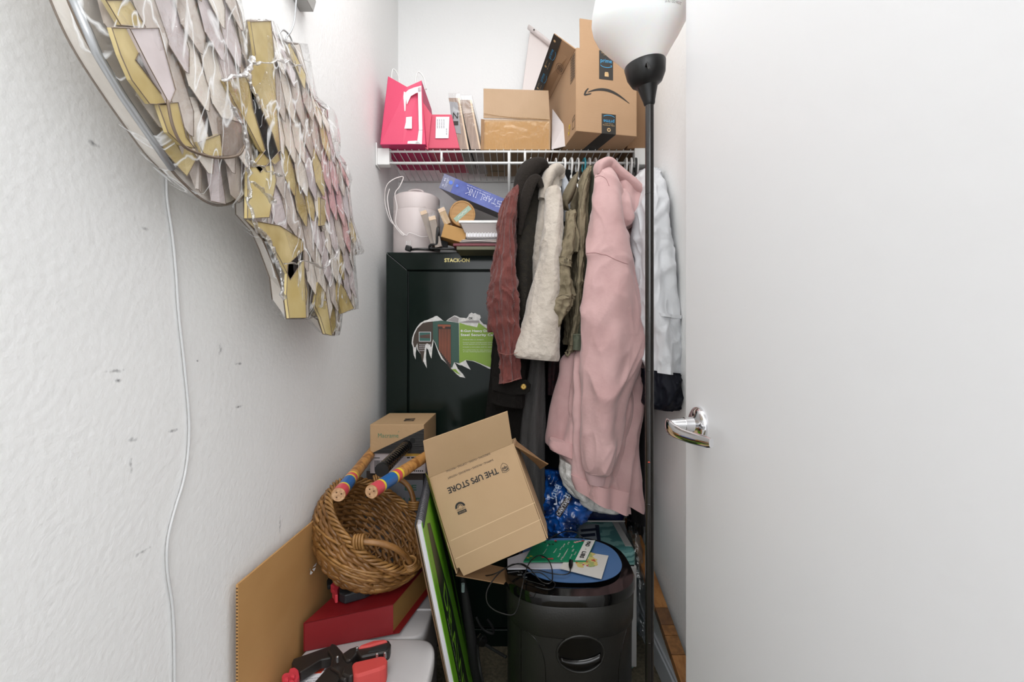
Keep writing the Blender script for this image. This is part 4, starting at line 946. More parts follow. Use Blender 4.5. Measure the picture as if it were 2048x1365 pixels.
mb.slab([P(x_, y_, 1.407) for x_, y_ in c0_], (0, -1, 0), .006); cs = mb.build('cuff_strap', M_wool, t, bevel=.001)
mb = MB(); bc = P(1047, 774, 1.405); mb.lathe([(.009, 0), (.009, .003), (.007, .004), (.0065, .003), (.002, .003), (.001, .0045)], 28, frame(bc, (1, 0, 0), (0, 0, 1)) if False else Matrix.Translation(bc) @ Euler((PI/2, 0, 0)).to_matrix().to_4x4()); mb.build('brass_button', mat('brass', 'a8894a', .3, .8), t, smooth=30)
# grey check trousers
t = thing('grey_check_trousers', 'long grey checked trousers hanging behind the open box', 'trousers', tuple(P(1062, 1080, 1.52)))
cloth_loft([(1060,715,1090,712,1.52,.03),(1054,760,1090,760,1.52,.04),(1046,820,1089,820,1.52,.045),(1038,900,1089,900,1.52,.045),(1040,980,1088,980,1.52,.04),(1048,1080,1090,1080,1.52,.04)], 95, 5, .004, .003, 10, wr=.003, wsc=14, wst=(1, 1, .2), steps=12, seed=8).build('trouser_leg', M_plaid, t, smooth=60)
# cream fur coat
t = thing('faux_fur_coat', 'cream faux fur coat with wide sleeve on the closet rod', 'coat', tuple(P(1080, 700, 1.5)))
cloth_loft([(1088,342,1112,338,1.60,.03),(1080,365,1118,356,1.59,.07),(1073,400,1121,395,1.58,.09),(1068,440,1124,440,1.57,.1),(1061,490,1124,490,1.56,.1),(1058,550,1120,550,1.55,.1),(1062,620,1112,620,1.55,.1)], 108, 4, .004, .005, 12, wr=.004, wsc=16, steps=12, seed=10).build('coat_body', M_cream, t, smooth=60)
cloth_loft([(1092,380,1118,376,1.44,.03),(1090,420,1127,415,1.43,.04),(1084,480,1126,480,1.42,.045),(1074,540,1124,545,1.41,.05),(1060,600,1122,605,1.40,.052),(1046,650,1120,658,1.395,.054),(1034,690,1119,700,1.39,.054),(1028,708,1120,715,1.39,.052),(1032,716,1117,723,1.39,.045)], 108, 3, .004, .006, 11, wr=.004, wsc=16, steps=12, seed=11, sq=2.2).build('sleeve', M_cream, t, smooth=60)
bentloft([(1084,400,1.50,.012,.03),(1092,370,1.50,.02,.04),(1100,352,1.52,.02,.05),(1112,350,1.56,.014,.04),(1118,372,1.58,.01,.03)], M_cream, 'collar', t, amp=.002, seed=12)
# pale garment between
t = thing('pale_shirt', 'pale blue grey shirt sliver between fur coat and khaki jacket', 'shirt', tuple(P(1128, 430, 1.6)))
cloth_loft([(1118,352,1130,350,1.60,.02),(1117,375,1140,380,1.60,.05),(1119,410,1142,415,1.60,.06),(1122,450,1138,450,1.60,.05)], 68, 5, .003, .003, 20, steps=12, seed=13).build('shirt_body', mat('pale_blue_cloth', 'b7bcc4', .6, bump=.3, bscale=40), t, smooth=60)
# khaki jacket
t = thing('khaki_jacket', 'khaki utility jacket with belted sleeve and rolled cuff', 'jacket', tuple(P(1145, 700, 1.5)))
cloth_loft([(1168,342,1180,334,1.60,.03),(1156,365,1181,350,1.59,.07),(1144,400,1178,400,1.58,.09),(1140,450,1174,450,1.57,.1),(1136,520,1170,520,1.56,.1),(1130,590,1168,590,1.55,.1),(1132,650,1164,650,1.55,.1),(1132,690,1158,694,1.54,.09)], 102, 6, .006, .006, 16, wr=.006, wsc=24, wst=(1, 1, .7), steps=12, seed=14).build('jacket_body', M_khaki, t, smooth=60)
cloth_loft([(1172,338,1183,334,1.50,.01),(1160,370,1176,366,1.47,.02),(1155,430,1170,430,1.45,.02),(1156,500,1168,500,1.44,.016),(1152,560,1164,560,1.44,.016),(1147,620,1160,622,1.44,.016),(1136,690,1150,694,1.44,.018),(1131,702,1146,706,1.44,.016)], 68, 3, .002, .003, 22, wr=.006, wsc=24, wst=(1, 1, .7), steps=12, seed=15).build('front_placket', M_khaki, t, smooth=60)
bentloft([(1152,352,1.49,.006,.02),(1145,372,1.47,.015,.03),(1137,392,1.46,.018,.03),(1131,408,1.46,.012,.02),(1134,420,1.47,.005,.015)], mat('khaki_dark', '6e6450', .85, bump=.3, bscale=70), 'collar', t, amp=.003, seed=15)
cloth_loft([(1136,425,1152,420,1.44,.02),(1130,460,1150,456,1.43,.03),(1120,500,1144,500,1.42,.032),(1112,526,1140,528,1.415,.032)], 85, 4, .003, .006, 24, wr=.006, wsc=24, wst=(1, 1, .7), steps=12, seed=16).build('upper_sleeve', M_khaki, t, smooth=60)
cloth_loft([(1111,516,1140,522,1.415,.036),(1111,524,1141,530,1.415,.037),(1113,532,1142,537,1.415,.035)], 85, 4, .001, .002, 24, wr=.006, wsc=24, wst=(1, 1, .7), steps=12, seed=17, hem=False).build('sleeve_tab', M_khaki, t, smooth=60)
cloth_loft([(1114,532,1140,534,1.415,.03),(1112,552,1144,560,1.41,.036),(1112,575,1147,582,1.405,.036),(1108,600,1147,598,1.40,.034),(1102,625,1134,625,1.40,.03)], 102, 5, .006, .013, 22, wr=.006, wsc=24, wst=(1, 1, .7), steps=12, seed=18, k2=3).build('lower_sleeve', M_khaki, t, smooth=60)
cloth_loft([(1108,592,1146,590,1.395,.036),(1104,606,1144,612,1.39,.04),(1100,630,1138,618,1.39,.036),(1096,655,1122,650,1.39,.03),(1098,672,1112,678,1.395,.02)], 102, 6, .005, .012, 26, wr=.006, wsc=24, wst=(1, 1, .7), steps=12, seed=19, k2=3).build('rolled_cuff', M_khaki, t, smooth=60)
# inner sleeve folds
bentloft([(1138,425,1.45,.006,.015),(1144,450,1.44,.012,.02),(1152,480,1.43,.013,.02),(1150,505,1.43,.008,.015)], M_khaki, 'sleeve_fold', t, amp=.005, seed=20, nsc=30)
kj = t; allk = [o for o in t.children if o.type == 'MESH']
M_kst = mat('khaki_seam', '5e5442', .85)
for pts_ in ([(1111,517),(1125,514),(1141,521)], [(1112,532),(1126,530),(1142,537)], [(1180,336),(1166,380),(1158,440),(1160,500)], [(1133,425),(1128,470),(1122,512)], [(1108,600),(1125,590),(1146,597)], [(1150,520),(1156,580),(1150,640),(1138,690)], [(1134,690),(1150,693)]):
    seam(pts_, allk, kj, M_kst, .0012)
decal([[(1128,518),(1135,519),(1135,526),(1128,525)]], allk, kj, M_kst, 'tab_button', .003)
# olive shirt
t = thing('olive_shirt', 'olive green shirt pressed between khaki jacket and pink fleece', 'shirt', tuple(P(1170, 700, 1.5)))
cloth_loft([(1178,336,1188,332,1.60,.02),(1174,360,1191,355,1.58,.07),(1172,400,1191,400,1.56,.09),(1170,470,1190,470,1.54,.1),(1165,530,1186,530,1.52,.1),(1158,600,1180,600,1.51,.1),(1150,650,1172,655,1.50,.1),(1146,698,1168,700,1.49,.1)], 95, 5, .003, .003, 14, wr=.004, wsc=20, steps=12, seed=21).build('shirt_body', M_olive, t, smooth=60)
cloth_loft([(1146,668,1167,668,1.395,.012),(1145,700,1166,702,1.395,.012)], 51, 3, .001, .001, 14, wr=.004, wsc=20, steps=12, seed=22).build('cuff', M_olive, t, smooth=60)
stitch([(1146, 670, 1.381), (1166, 670, 1.381)], t, mat('olive_thread', '6d705e', .8))
# small frayed tag at the khaki hem
mb = MB(); mb.tube(smoothpts([P(1140, 700, 1.43), P(1138, 708, 1.43), P(1134, 712, 1.43), P(1131, 704, 1.43)], 4), .004, 6); mb.build('drawcord_end', M_khaki, bpy.data.objects['khaki_jacket'], smooth=True)

# pink fleece wearable blanket
t = thing('pink_hooded_fleece', 'oversized pink hooded fleece blanket with grey fluffy lining', 'hooded blanket', tuple(P(1200, 1000, 1.5)))
cloth_loft([(1192,345,1226,330,1.58,.04),(1186,380,1240,372,1.57,.08),(1182,440,1252,440,1.55,.10),(1175,520,1266,520,1.53,.11),(1172,600,1278,600,1.52,.11),(1164,680,1286,680,1.50,.11),(1128,716,1288,716,1.50,.11),(1123,745,1289,740,1.50,.11),(1112,790,1286,790,1.50,.11),(1103,840,1277,860,1.50,.11),(1097,878,1276,920,1.50,.11),(1100,892,1279,965,1.50,.11),(1124,914,1281,1006,1.50,.11),(1128,922,1281,1018,1.50,.108)], 160, 7, .013, .006, 8, steps=14, wr=.008, wsc=8, seed=23, k2=4).build('blanket_body', M_pinkf, t, smooth=60)
# front skirt flap, hem swept to the lower right
cloth_loft([(1168,660,1284,670,1.45,.03),(1150,712,1288,712,1.42,.05),(1142,790,1284,800,1.42,.05),(1139,870,1266,880,1.42,.05),(1136,930,1262,950,1.42,.05),(1137,952,1258,990,1.42,.048),(1143,966,1256,1012,1.42,.046),(1147,973,1256,1028,1.42,.045)], 153, 6, .009, .004, 8, wr=.008, wsc=8, steps=12, seed=24, k2=3).build('front_skirt', M_pinkf, t, smooth=60)
cloth_loft([(1136,944,1260,982,1.415,.053),(1139,955,1259,1000,1.415,.054),(1146,974,1257,1030,1.415,.052)], 153, 6, .009, .003, 8, steps=12, seed=24, k2=3, hem=True, grow=False).build('hem_band', mat('pink_fleece_hem', 'cfa5a3', .9, bump=.2, bscale=60, sheen=.2), t, smooth=60)
cloth_loft([(1098,876,1150,884,1.44,.05),(1096,888,1150,905,1.44,.05),(1098,895,1150,915,1.44,.048)], 102, 4, .005, .003, 8, steps=12, seed=25, hem=True, grow=False).build('hem_band', mat('pink_fleece_hem', ''), t, smooth=60)
# big sleeve
cloth_loft([(1196,336,1222,332,1.44,.02),(1188,372,1236,366,1.41,.045),(1183,420,1246,415,1.39,.055),(1177,480,1254,476,1.38,.06),(1172,540,1268,540,1.37,.065),(1169,610,1280,610,1.36,.065),(1167,690,1284,690,1.36,.065),(1166,750,1270,750,1.355,.06),(1165,820,1250,820,1.35,.058),(1165,870,1241,872,1.35,.055),(1166,915,1236,920,1.35,.05),(1172,938,1228,944,1.35,.04),(1184,948,1216,952,1.35,.022)], 153, 4, .006, .005, 8, steps=14, wr=.008, wsc=8, seed=26, k2=2).build('sleeve', M_pinkf, t, smooth=60)
cloth_loft([(1168,925,1216,925,1.36,.02),(1170,950,1213,950,1.36,.02),(1176,968,1208,972,1.36,.016)], 68, 3, .001, .002, 12, steps=12, seed=27).build('cuff', mat('pink_fleece_cuff', 'c4a2a2', .9, bump=.2, bscale=60, sheen=.2), t, smooth=60)
# hood draped to the right
bentloft([(1197,352,1.42,.012,.02),(1202,335,1.42,.022,.03),(1215,330,1.43,.022,.035),(1232,345,1.44,.022,.04),(1250,362,1.44,.024,.045),(1268,378,1.44,.024,.045),(1282,392,1.44,.018,.035)], M_pinkf, 'hood_rim', t, amp=.003, seed=28)
cloth_loft([(1222,345,1250,352,1.47,.03),(1226,372,1288,380,1.46,.05),(1230,400,1289,396,1.455,.055),(1234,430,1284,420,1.45,.055),(1238,452,1272,440,1.45,.045),(1246,466,1262,456,1.45,.025)], 119, 5, .006, .007, 12, wr=.008, wsc=8, steps=12, seed=29, k2=2, hem=False).build('hood', M_pinkf, t, smooth=60)
cloth_loft([(1228,380,1254,384,1.42,.02),(1234,410,1262,408,1.405,.03),(1236,440,1268,432,1.40,.032),(1242,460,1262,450,1.405,.022)], 85, 4, .005, .008, 22, wr=.008, wsc=8, steps=12, seed=30, k2=2, hem=False).build('hood_fold', M_pinkf, t, smooth=60)
_sl = [o for o in t.children if o.name.startswith('sleeve')]
seam([(1173,507),(1190,506),(1203,509),(1214,511),(1232,520),(1256,529)], _sl, t, mat('pink_seam', 'a87f7e', .9), .0009, 'shoulder_seam')
seam([(1190,355),(1200,352),(1212,358),(1218,372)], _sl, t, mat('pink_seam', ''), .0009, 'neck_seam')
# sherpa lining
cloth_loft([(1118,915,1160,930,1.46,.05),(1121,945,1166,955,1.46,.05),(1130,970,1176,980,1.46,.05),(1144,990,1178,996,1.46,.04),(1156,998,1172,1002,1.46,.02)], 102, 3, .005, .010, 26, steps=12, seed=31, hem=False).build('fluffy_lining', M_sherpa, t, smooth=60)
cloth_loft([(1168,960,1240,985,1.47,.05),(1166,985,1250,1005,1.47,.055),(1167,1008,1252,1018,1.47,.05),(1178,1020,1248,1024,1.47,.03)], 102, 3, .004, .010, 26, steps=12, seed=32, hem=False).build('fluffy_lining', M_sherpa, t, smooth=60)
# dark stuff behind
t = thing('black_dress', 'black long garment hanging behind the pink fleece', 'dress', tuple(P(1110, 950, 1.72)))
cloth_loft([(1100,345,1150,345,1.64,.03),(1096,400,1170,400,1.70,.04),(1092,560,1180,560,1.75,.04),(1088,700,1180,700,1.75,.05),(1088,850,1170,850,1.75,.05),(1090,960,1170,960,1.75,.05)], 81, 6, .005, .003, 10, steps=12, seed=33).build('dress_body', mat('black_cloth', '141214', .9), t, smooth=60)
t = thing('maroon_scarf', 'dark maroon patterned scarf showing beside the khaki jacket hem', 'scarf', tuple(P(1106, 790, 1.6)))
cloth_loft([(1098,690,1120,690,1.60,.02),(1096,740,1116,740,1.60,.025),(1096,790,1112,790,1.60,.02)], 68, 5, .003, .003, 20, steps=12, seed=34).build('scarf_cloth', mat('maroon_pattern', '3a1a1e', .85, col2='1c1216', cscale=90), t, smooth=60)
t = thing('black_jacket', 'black jacket hanging between the pink fleece and white rain jacket', 'jacket', tuple(P(1285, 1000, 1.72)))
cloth_loft([(1240,440,1278,440,1.66,.04),(1246,520,1290,520,1.66,.06),(1258,700,1302,700,1.66,.07),(1262,850,1304,850,1.66,.07),(1262,980,1300,980,1.66,.07),(1264,1040,1298,1040,1.66,.06)], 81, 5, .005, .004, 10, steps=12, seed=35).build('jacket_body', mat('black_cloth', ''), t, smooth=60)
# white rain jacket at right wall
t = thing('white_rain_jacket', 'white nylon rain jacket with navy lower panel against the right wall', 'jacket', tuple(P(1320, 800, 1.35)))
cloth_loft([(1278,345,1308,340,1.52,.03),(1268,365,1318,352,1.48,.06),(1268,400,1326,395,1.44,.08),(1272,450,1331,450,1.41,.09),(1270,520,1340,520,1.39,.09),(1276,580,1346,580,1.375,.09),(1282,640,1350,640,1.36,.085),(1288,700,1353,700,1.355,.08),(1290,742,1357,750,1.35,.08)], 142, 5, .006, .010, 14, steps=14, wr=.008, wsc=15, wst=(1, 1, .5), seed=36, k2=3).build('white_upper', M_rain, t, smooth=60)
cloth_loft([(1288,738,1357,746,1.35,.078),(1290,770,1359,780,1.345,.08),(1290,800,1358,806,1.345,.078),(1294,815,1350,819,1.345,.06)], 142, 6, .003, .008, 18, wr=.008, wsc=24, steps=12, seed=37).build('navy_lower', M_navy, t, smooth=60)
cloth_loft([(1284,628,1351,634,1.36,.088),(1285,634,1351,641,1.36,.0885)], 142, 5, .006, .008, 14, wr=.008, wsc=15, wst=(1, 1, .5), steps=12, seed=36, k2=3, hem=False, grow=False).build('storm_flap', M_rain, t, smooth=60)
# ================================================================ lower pile
M_brd = mat('brown_board', 'c3965f', .75, bump=.06, bscale=30, col2='b58851', cscale=3, cstretch=(1, 1, 2))
mb = MB(); t = thing('cardboard_sheet', 'large brown cardboard sheet leaning on the left wall', 'cardboard sheet', (-.468, 1.05, 0))
z0_, z1_ = .667, .650
MB().b8([V(p) for p in ((-.4735, .776, 0), (-.4695, .776, 0), (-.4695, 1.36, 0), (-.4735, 1.36, 0), (-.4735, .776, z0_), (-.4695, .776, z0_), (-.4695, 1.36, z1_), (-.4735, 1.36, z1_))]).build('board', M_brd, t)
mb = MB()
for i in range(110): mb.box((-.4715, .7759, .004+i*.00602), (.0026, .0006, .0026))
mb.build('corrugated_edge', mat('dark_flute', '4a3420', .9), t)
mb = MB(); hc = hit(622, 1137, (-.469, 0, 0), (1, 0, 0)); rr = random.Random(2)
for i in range(7):
    a_ = rr.uniform(0, 6.28); r_ = rr.uniform(.006, .014); c = hc+V((.0012, math.cos(a_)*.006, math.sin(a_)*.005)); mb.add([c, c+V((.002, math.cos(a_)*r_, math.sin(a_)*r_*.8)), c+V((.004, math.cos(a_+.7)*r_, math.sin(a_+.9)*r_*.7))], [(0, 1, 2)])
mb.build('torn_patch', mat('torn_paper', ''), t)
# plastic bins
M_bin = mat('light_grey_plastic', 'c6c3c3', .45)
def bin_(x0, x1, y0, y1, zt, label, lidh=.03):
    t = thing('storage_bin', label, 'storage bin', ((x0+x1)/2, (y0+y1)/2, 0)); cx_, cy_ = (x0+x1)/2, (y0+y1)/2; w, d = (x1-x0)/2, (y1-y0)/2
    T = Matrix.Translation((cx_, cy_, 0))
    MB().lathe([(.90, 0), (.93, .01), (.965, zt-lidh)], 72, T, w, d, 7).build('bin_body', M_bin, t, smooth=40)
    lid = MB().lathe([(.99, zt-lidh), (1, zt-lidh+.004), (1, zt-.008), (.985, zt-.002), (.96, zt)], 96, T, w, d, 8).build('lid', M_bin, t, smooth=50)
    return t, T, w, d
t1, T1, w1, d1 = bin_(-.462, -.168, .60, 1.045, .400, 'light grey plastic storage bin under the clamp, nearest the camera')
mb = MB(); mb.lathe([(.10, .3995), (.105, .403), (.095, .4065), (.02, .4075)], 48, Matrix.Translation((-.215, .865, 0)), .35, .35); mb.build('lid_boss', M_bin, t1, smooth=True)
t2, T2, w2, d2 = bin_(-.455, -.205, 1.055, 1.335, .392, 'light grey plastic storage bin under the red box, behind the nearer bin')
mb = MB(); mb.box((-.31, 1.165, .3935), (.26, .006, .005)); mb.build('lid_rib', M_bin, t2, bevel=.002)
# red box
M_red = mat('red_card', '84161c', .5, bump=.03, bscale=60)
rb = thing('red_cardboard_box', 'red cardboard sleeve box with open tan end on the grey bins', 'box', (-.36, 1.13, .401))
zb, zt_r = .4015, .467
A = P(607, 1243, 1.0); Bq = P(782, 1222, 1.06)
fl = V((-.4585, .995, 0)); fr_ = V((-.277, 1.055, 0)); bkv = V((.055, .235, 0))
def zz(p, z): return V((p.x, p.y, z))
mb = MB()
mb.b8([zz(fl, zb), zz(fr_+V((.014, .003, 0)), zb), zz(fr_+bkv+V((.012, .003, 0)), zb), zz(fl+bkv, zb), zz(fl+V((0, .0, 0)), zb+.002), zz(fr_+V((.014, .003, 0)), zb+.002), zz(fr_+bkv+V((.012, .003, 0)), zb+.002), zz(fl+bkv, zb+.002)])
mb.build('bottom_panel', M_red, rb)
top = V((-.0, .0, 0))
mb = MB(); mb.slab([zz(fl, zb+.002), zz(fr_, zb+.002), zz(fr_, zt_r+.004), zz(fl, zt_r-.003)], (.3, -1, 0), .002); mb.build('front_panel', M_red, rb)
mb = MB(); mb.slab([zz(fl, zt_r-.003), zz(fr_, zt_r+.004), zz(fr_+bkv, zt_r+.004), zz(fl+bkv, zt_r-.003)], (0, 0, 1), .002); tpnl = mb.build('top_panel', M_red, rb)
mb = MB(); mb.slab([zz(fl, zb), zz(fl+bkv, zb), zz(fl+bkv, zt_r-.003), zz(fl, zt_r-.003)], (-1, .2, 0), .002); mb.build('side_panel', M_red, rb)
mb = MB(); mb.slab([zz(fr_+V((-.003, 0, 0)), zb+.002), zz(fr_+bkv+V((-.003, 0, 0)), zb+.002), zz(fr_+bkv+V((-.003, 0, 0)), zt_r+.002), zz(fr_+V((-.003, 0, 0)), zt_r+.002)], (1, -.2, 0), .002)
mb.build('tan_inner_end', mat('tan_card', '9c743c', .7), rb)
# wicker basket
bo = P(760, 1043, 1.15); ax = V((.62, -.06, .76)).normalized()
Zb = ax; Xb = V((0, 1, 0)).cross(Zb).normalized(); Xb = (V((1, 0, -.8)) - Zb*V((1, 0, -.8)).dot(Zb)).normalized(); Yb = Zb.cross(Xb)
Mb_ = Matrix((Xb, Yb, Zb)).transposed().to_4x4(); BD = .135
Mb_.translation = bo - Zb*BD
bk = bpy.data.objects.new('wicker_basket', None); COL.objects.link(bk); bk.matrix_world = Mb_; setp(bk, 'round brown wicker basket tipped toward the right, holding striped sticks', 'basket'); WM[bk] = Mb_.copy()
M_wick = mat('wicker', '94693a', .4, col2='67441f', cscale=25, bump=.15, bscale=80, cpos=(.3, .75))
M_wick2 = mat('wicker_light', 'a87c46', .4, col2='7a5428', cscale=30)
RM, RBt = .143, .080
def brad(h): f_ = h/BD; return RBt+(RM-RBt)*(math.sin(min(1, f_*1.0)*PI/2)**.8) + .010*math.sin(f_*PI)
NS = 30; rr = random.Random(11)
mb = MB(); rows = 20; nseg = NS*4
for r_ in range(rows):
    h0 = .004+(BD-.012)*r_/(rows-1); pts = []; ph = rr.uniform(0, .3)
    for k in range(nseg):
        a_ = 2*PI*k/nseg; rad = brad(h0)+.0042*math.cos(NS/2*a_+PI*(r_ % 2)); pts.append((rad*math.cos(a_), rad*math.sin(a_)*1.0, h0+.0022*math.sin(3*a_+ph*9)+.0012*math.sin(11*a_+r_)))
    mb.tube(pts, .0048+rr.uniform(-.0006, .0009), 6, closed=True)
mb.build('woven_side', M_wick, bk, local=True, smooth=True)
mb = MB()
for k in range(NS):
    a_ = 2*PI*k/NS; mb.tube([(brad(h)*math.cos(a_+.35*h/BD), brad(h)*math.sin(a_+.35*h/BD), h) for h in [BD*j/8 for j in range(9)]], .003, 6)
mb.build('upright_stakes', M_wick, bk, local=True, smooth=True)
mb = MB()
for j in range(10):
    rad = RBt*(j+.6)/10; mb.tube([(rad*math.cos(2*PI*k/40), rad*math.sin(2*PI*k/40), .001+.002*math.cos(8*2*PI*k/40+j*PI)) for k in range(40)], .0038, 6, closed=True)
mb.build('woven_base', M_wick, bk, local=True, smooth=True)
mb = MB()
for s_ in range(4):
    pts = []
    for k in range(220):
        a_ = 2*PI*k/220; tw = a_*14+s_*PI/2; rad = RM+.003+.0065*math.cos(tw); pts.append((rad*math.cos(a_), rad*math.sin(a_), BD+.0065*math.sin(tw)))
    mb.tube(pts, .0036, 6, closed=True)
mb.build('braided_rim', M_wick2, bk, local=True, smooth=True)
# a few loose slanted strands
mb = MB()
for i in range(64):
    a0_ = rr.uniform(0, 6.28); h_ = rr.uniform(.03, .09); ln = rr.uniform(.5, .9)
    mb.tube([((brad(h_+.03*t_)+.0065)*math.cos(a0_+ln*t_), (brad(h_+.03*t_)+.0065)*math.sin(a0_+ln*t_), h_+.035*t_) for t_ in [j/8 for j in range(9)]], .0034, 6)
mb.build('slanted_strands', M_wick2, bk, local=True, smooth=True)
def handle(a0_, span, lift, out):
    pts = []; n = 16
    for k in range(n+1):
        t_ = k/n; a_ = a0_+(t_-.5)*span; e_ = math.sin(PI*t_); pts.append(((RM+.004+out*e_)*math.cos(a_), (RM+.004+out*e_)*math.sin(a_), BD+.004+lift*e_**.7))
    mb = MB(); mb.tube(pts, [.0085]*len(pts), 12, flat=.8); h_ = mb.build('handle', M_wick, bk, local=True, smooth=True)
    for e_ in (1, -2):
        c = V(pts[e_]); tg = (V(pts[e_+1])-V(pts[e_-1])).normalized(); mb = MB()
        u = V((0, 0, 1)); u = (u-tg*u.dot(tg)).normalized(); w = tg.cross(u)
        for j in range(4):
            cc = c+tg*(j-1.5)*.006; mb.tube([cc+(u*math.cos(q_)*1.15+w*math.sin(q_))*.0125 for q_ in [2*PI*k/18 for k in range(18)]], .003, 6, closed=True)
        mb.build('handle_binding', M_wick2, h_, local=True, smooth=True)
# near handle: runs along the camera side rim; local angle found from world direction
def ang_of(wd): v = Mb_.to_3x3().transposed() @ V(wd); return math.atan2(v.y, v.x)
handle(ang_of((.25, -.9, -.35)), 1.15, .038, -.012)
handle(ang_of((-.0, 1, .15)), 1.0, .045, .004)
# striped sticks
def stick(A, B, r, label):
    A, B = V(A), V(B); t = thing('striped_bamboo_stick', label, 'stick', tuple(A), group=None); ax_ = (B-A).normalized(); L_ = (B-A).length
    segs = [(0, .034, 'cf4a55'), (.034, .042, 'e3c63c'), (.042, .100, '1f5f9e'), (.100, .109, 'e3c63c'), (.109, .126, 'cf4a55'), (.126, .136, 'e3c63c')]
    mb = MB(); n = int(L_/.012); pts = [A+ax_*(L_*i/n) for i in range(n+1)]; mb.tube(pts, [r*(1-.012*i/n)+(.0006 if i % 7 == 0 else 0) for i in range(n+1)], 24); mb.build('bamboo', mat('bamboo', 'c08a4c', .45, col2='8f5c2b', cscale=60, cstretch=(1, 1, .6), cpos=(.45, .62)), t, smooth=50)
    for a_, b_, c_ in segs:
        MB().tube([A+ax_*(a_+.0005), A+ax_*b_], r+.0007, 28, cap=False).build('colour_band', mat('band_'+c_, c_, .35), t, smooth=50)
    mb = MB(); mb.tube([A-ax_*.001, A+ax_*.002], r*.985, 24); e = mb.build('cut_end', mat('cut_end', 'c9a27c', .7, col2='a87f5b', cscale=150), t, smooth=30)
    mb = MB(); u = ax_.cross(V((0, 0, 1))).normalized(); w = u.cross(ax_)
    for a_ in (.3, 2.2, 4.1): c = A-ax_*.0012+(u*math.cos(a_)+w*math.sin(a_))*r*.45; mb.tube([c, c-ax_*.0004], .0018, 8)
    mb.build('peg_holes', mat('dk_wood', '5a3c22', .8), e)
stick(P(677, 990, 1.00), P(748, 900, 1.44), .0148, 'left bamboo stick with red, yellow and blue bands resting on the basket')
stick(P(743, 984, 1.00), P(876, 898, 1.40), .0148, 'right bamboo stick with red, yellow and blue bands pointing past the open box')
# black grip
t = thing('racket_handle', 'black ribbed sports racket handle poking out between the striped sticks', 'racket', tuple(P(763, 943, 1.12)))
A, B = P(764, 940, 1.13), P(836, 870, 1.50); n = 46; ax_ = (B-A)
mb = MB(); mb.tube([A+ax_*(i/(n*3)) for i in range(n*3+1)], [.0155+.0012*(1 if i % 6 < 4 else -.6) for i in range(n*3+1)], 22); mb.build('ribbed_grip', M_blackg, t, smooth=60)
mb = MB(); mb.tube([A-ax_.normalized()*.004, A+ax_.normalized()*.004], [.0175, .018], 24); mb.build('butt_cap', M_black, t, smooth=40)
# boxes behind basket
def flatbox(name, x0, x1, y0, y1, z0, z1, m, label, cat='box', rot=0, off=(0, 0)):
    t = thing(name, label, cat, ((x0+x1)/2, (y0+y1)/2, z0), (0, 0, rot)); w, d, h = x1-x0, y1-y0, z1-z0
    MB().box((0, 0, h/2), (w, d, h)).build('body', m, t, local=True, bevel=.0012); return t, w, d, h
gx0, gx1 = P(748, 0, 1.38).x, P(842, 0, 1.38).x
tg, w, d, h = flatbox('grey_box', -.45, P(846, 0, 1.40).x, 1.40, 1.59, 0, .683, mat('grey_print_card', '85868c', .6), 'tall grey carton with green lettering standing behind the wicker basket')
Tg_ = frame((0, -d/2-.0003, 0), (1, 0, 0), (0, 0, 1))
mb = MB(); text(mb, 'LEE', Tg_, w/2-.035, h-.095, .022, .05, bold=.0006); text(mb, 'BE', Tg_, w/2-.038, h-.052, .016, .035, bold=.0006); mb.build('green_lettering', mat('green_ink', '3f6b58', .6), tg, local=True)
MB().box((0, -d/2-.0004, h-.014), (w, .0006, .028)).build('dark_top_band', mat('dull_brown', '4c4038', .7), tg, local=True)
tw, w, d, h = flatbox('white_shipping_box', -.43, P(851, 0, 1.37).x, 1.37, 1.55, .6835, .7455, mat('pale_box', 'bfb3b3', .6), 'pale pinkish white box with barcode between the green marked box and the tall grey carton')
Tg_ = frame((0, -d/2-.0003, 0), (1, 0, 0), (0, 0, 1)); mb = MB(); rr = random.Random(5); x_ = -w/2+.014
for i in range(16):
    bw = rr.choice((.0006, .0012, .0018)); rect(mb, Tg_, x_, .012, x_+bw, .040); x_ += bw+rr.choice((.0008, .0014))
mb.build('barcode', M_inkb, tw, local=True)
mb = MB(); rect(mb, Tg_, -w/2+.013, .046, -w/2+.03, .0485)
for i in range(4): rect(mb, Tg_, .028+i*.013, .046, .037+i*.013, .0505)
for i in range(14): rect(mb, Tg_, -.005+i*.006, .006, -.001+i*.006, .010)
mb.build('small_print', M_inkb, tw, local=True)
MB().box((.045, -d/2-.0006, .057), (.06, .0008, .009)).build('amber_tape', mat('amber', 'c79a3a', .5), tw, local=True)
tm, w, d, h = flatbox('craft_supply_box', P(740, 0, 1.36).x, P(848, 0, 1.36).x, 1.36, 1.575, .747, .834, mat('kraft_pale', 'b0906a', .7, bump=.1, bscale=50), 'kraft box with black diagonal half and green handwriting on top of the stack')
Tg_ = frame((0, -d/2-.0003, 0), (1, 0, 0), (0, 0, 1))
mb = MB(); poly(mb, [(-w/2+.004, 0), (w/2, 0), (w/2, h*.86), ], Tg_); mb.build('black_diagonal', mat('black_ribbed_card', '2b2928', .7, bump=.6, bscale=60, bstretch=(.1, .1, 9)), tm, local=True)
mb = MB(); mb.add([(p[0], p[1], .001) for p in circ(w*.29, h*.44, .0085)], [tuple(range(28))], Tg_); mb.build('finger_hole', mat('hole_grey', '0e0e0e', .8), tm, local=True)
mb = MB(); text(mb, 'Macrame', Tg_, -w*.16, h*.62, .013, .062); line(mb, Tg_, [(w*.025, h*.73), (w*.04, h*.78)], .0012); mb.build('handwriting', mat('green_marker', '4f7a5c', .6), tm, local=True)
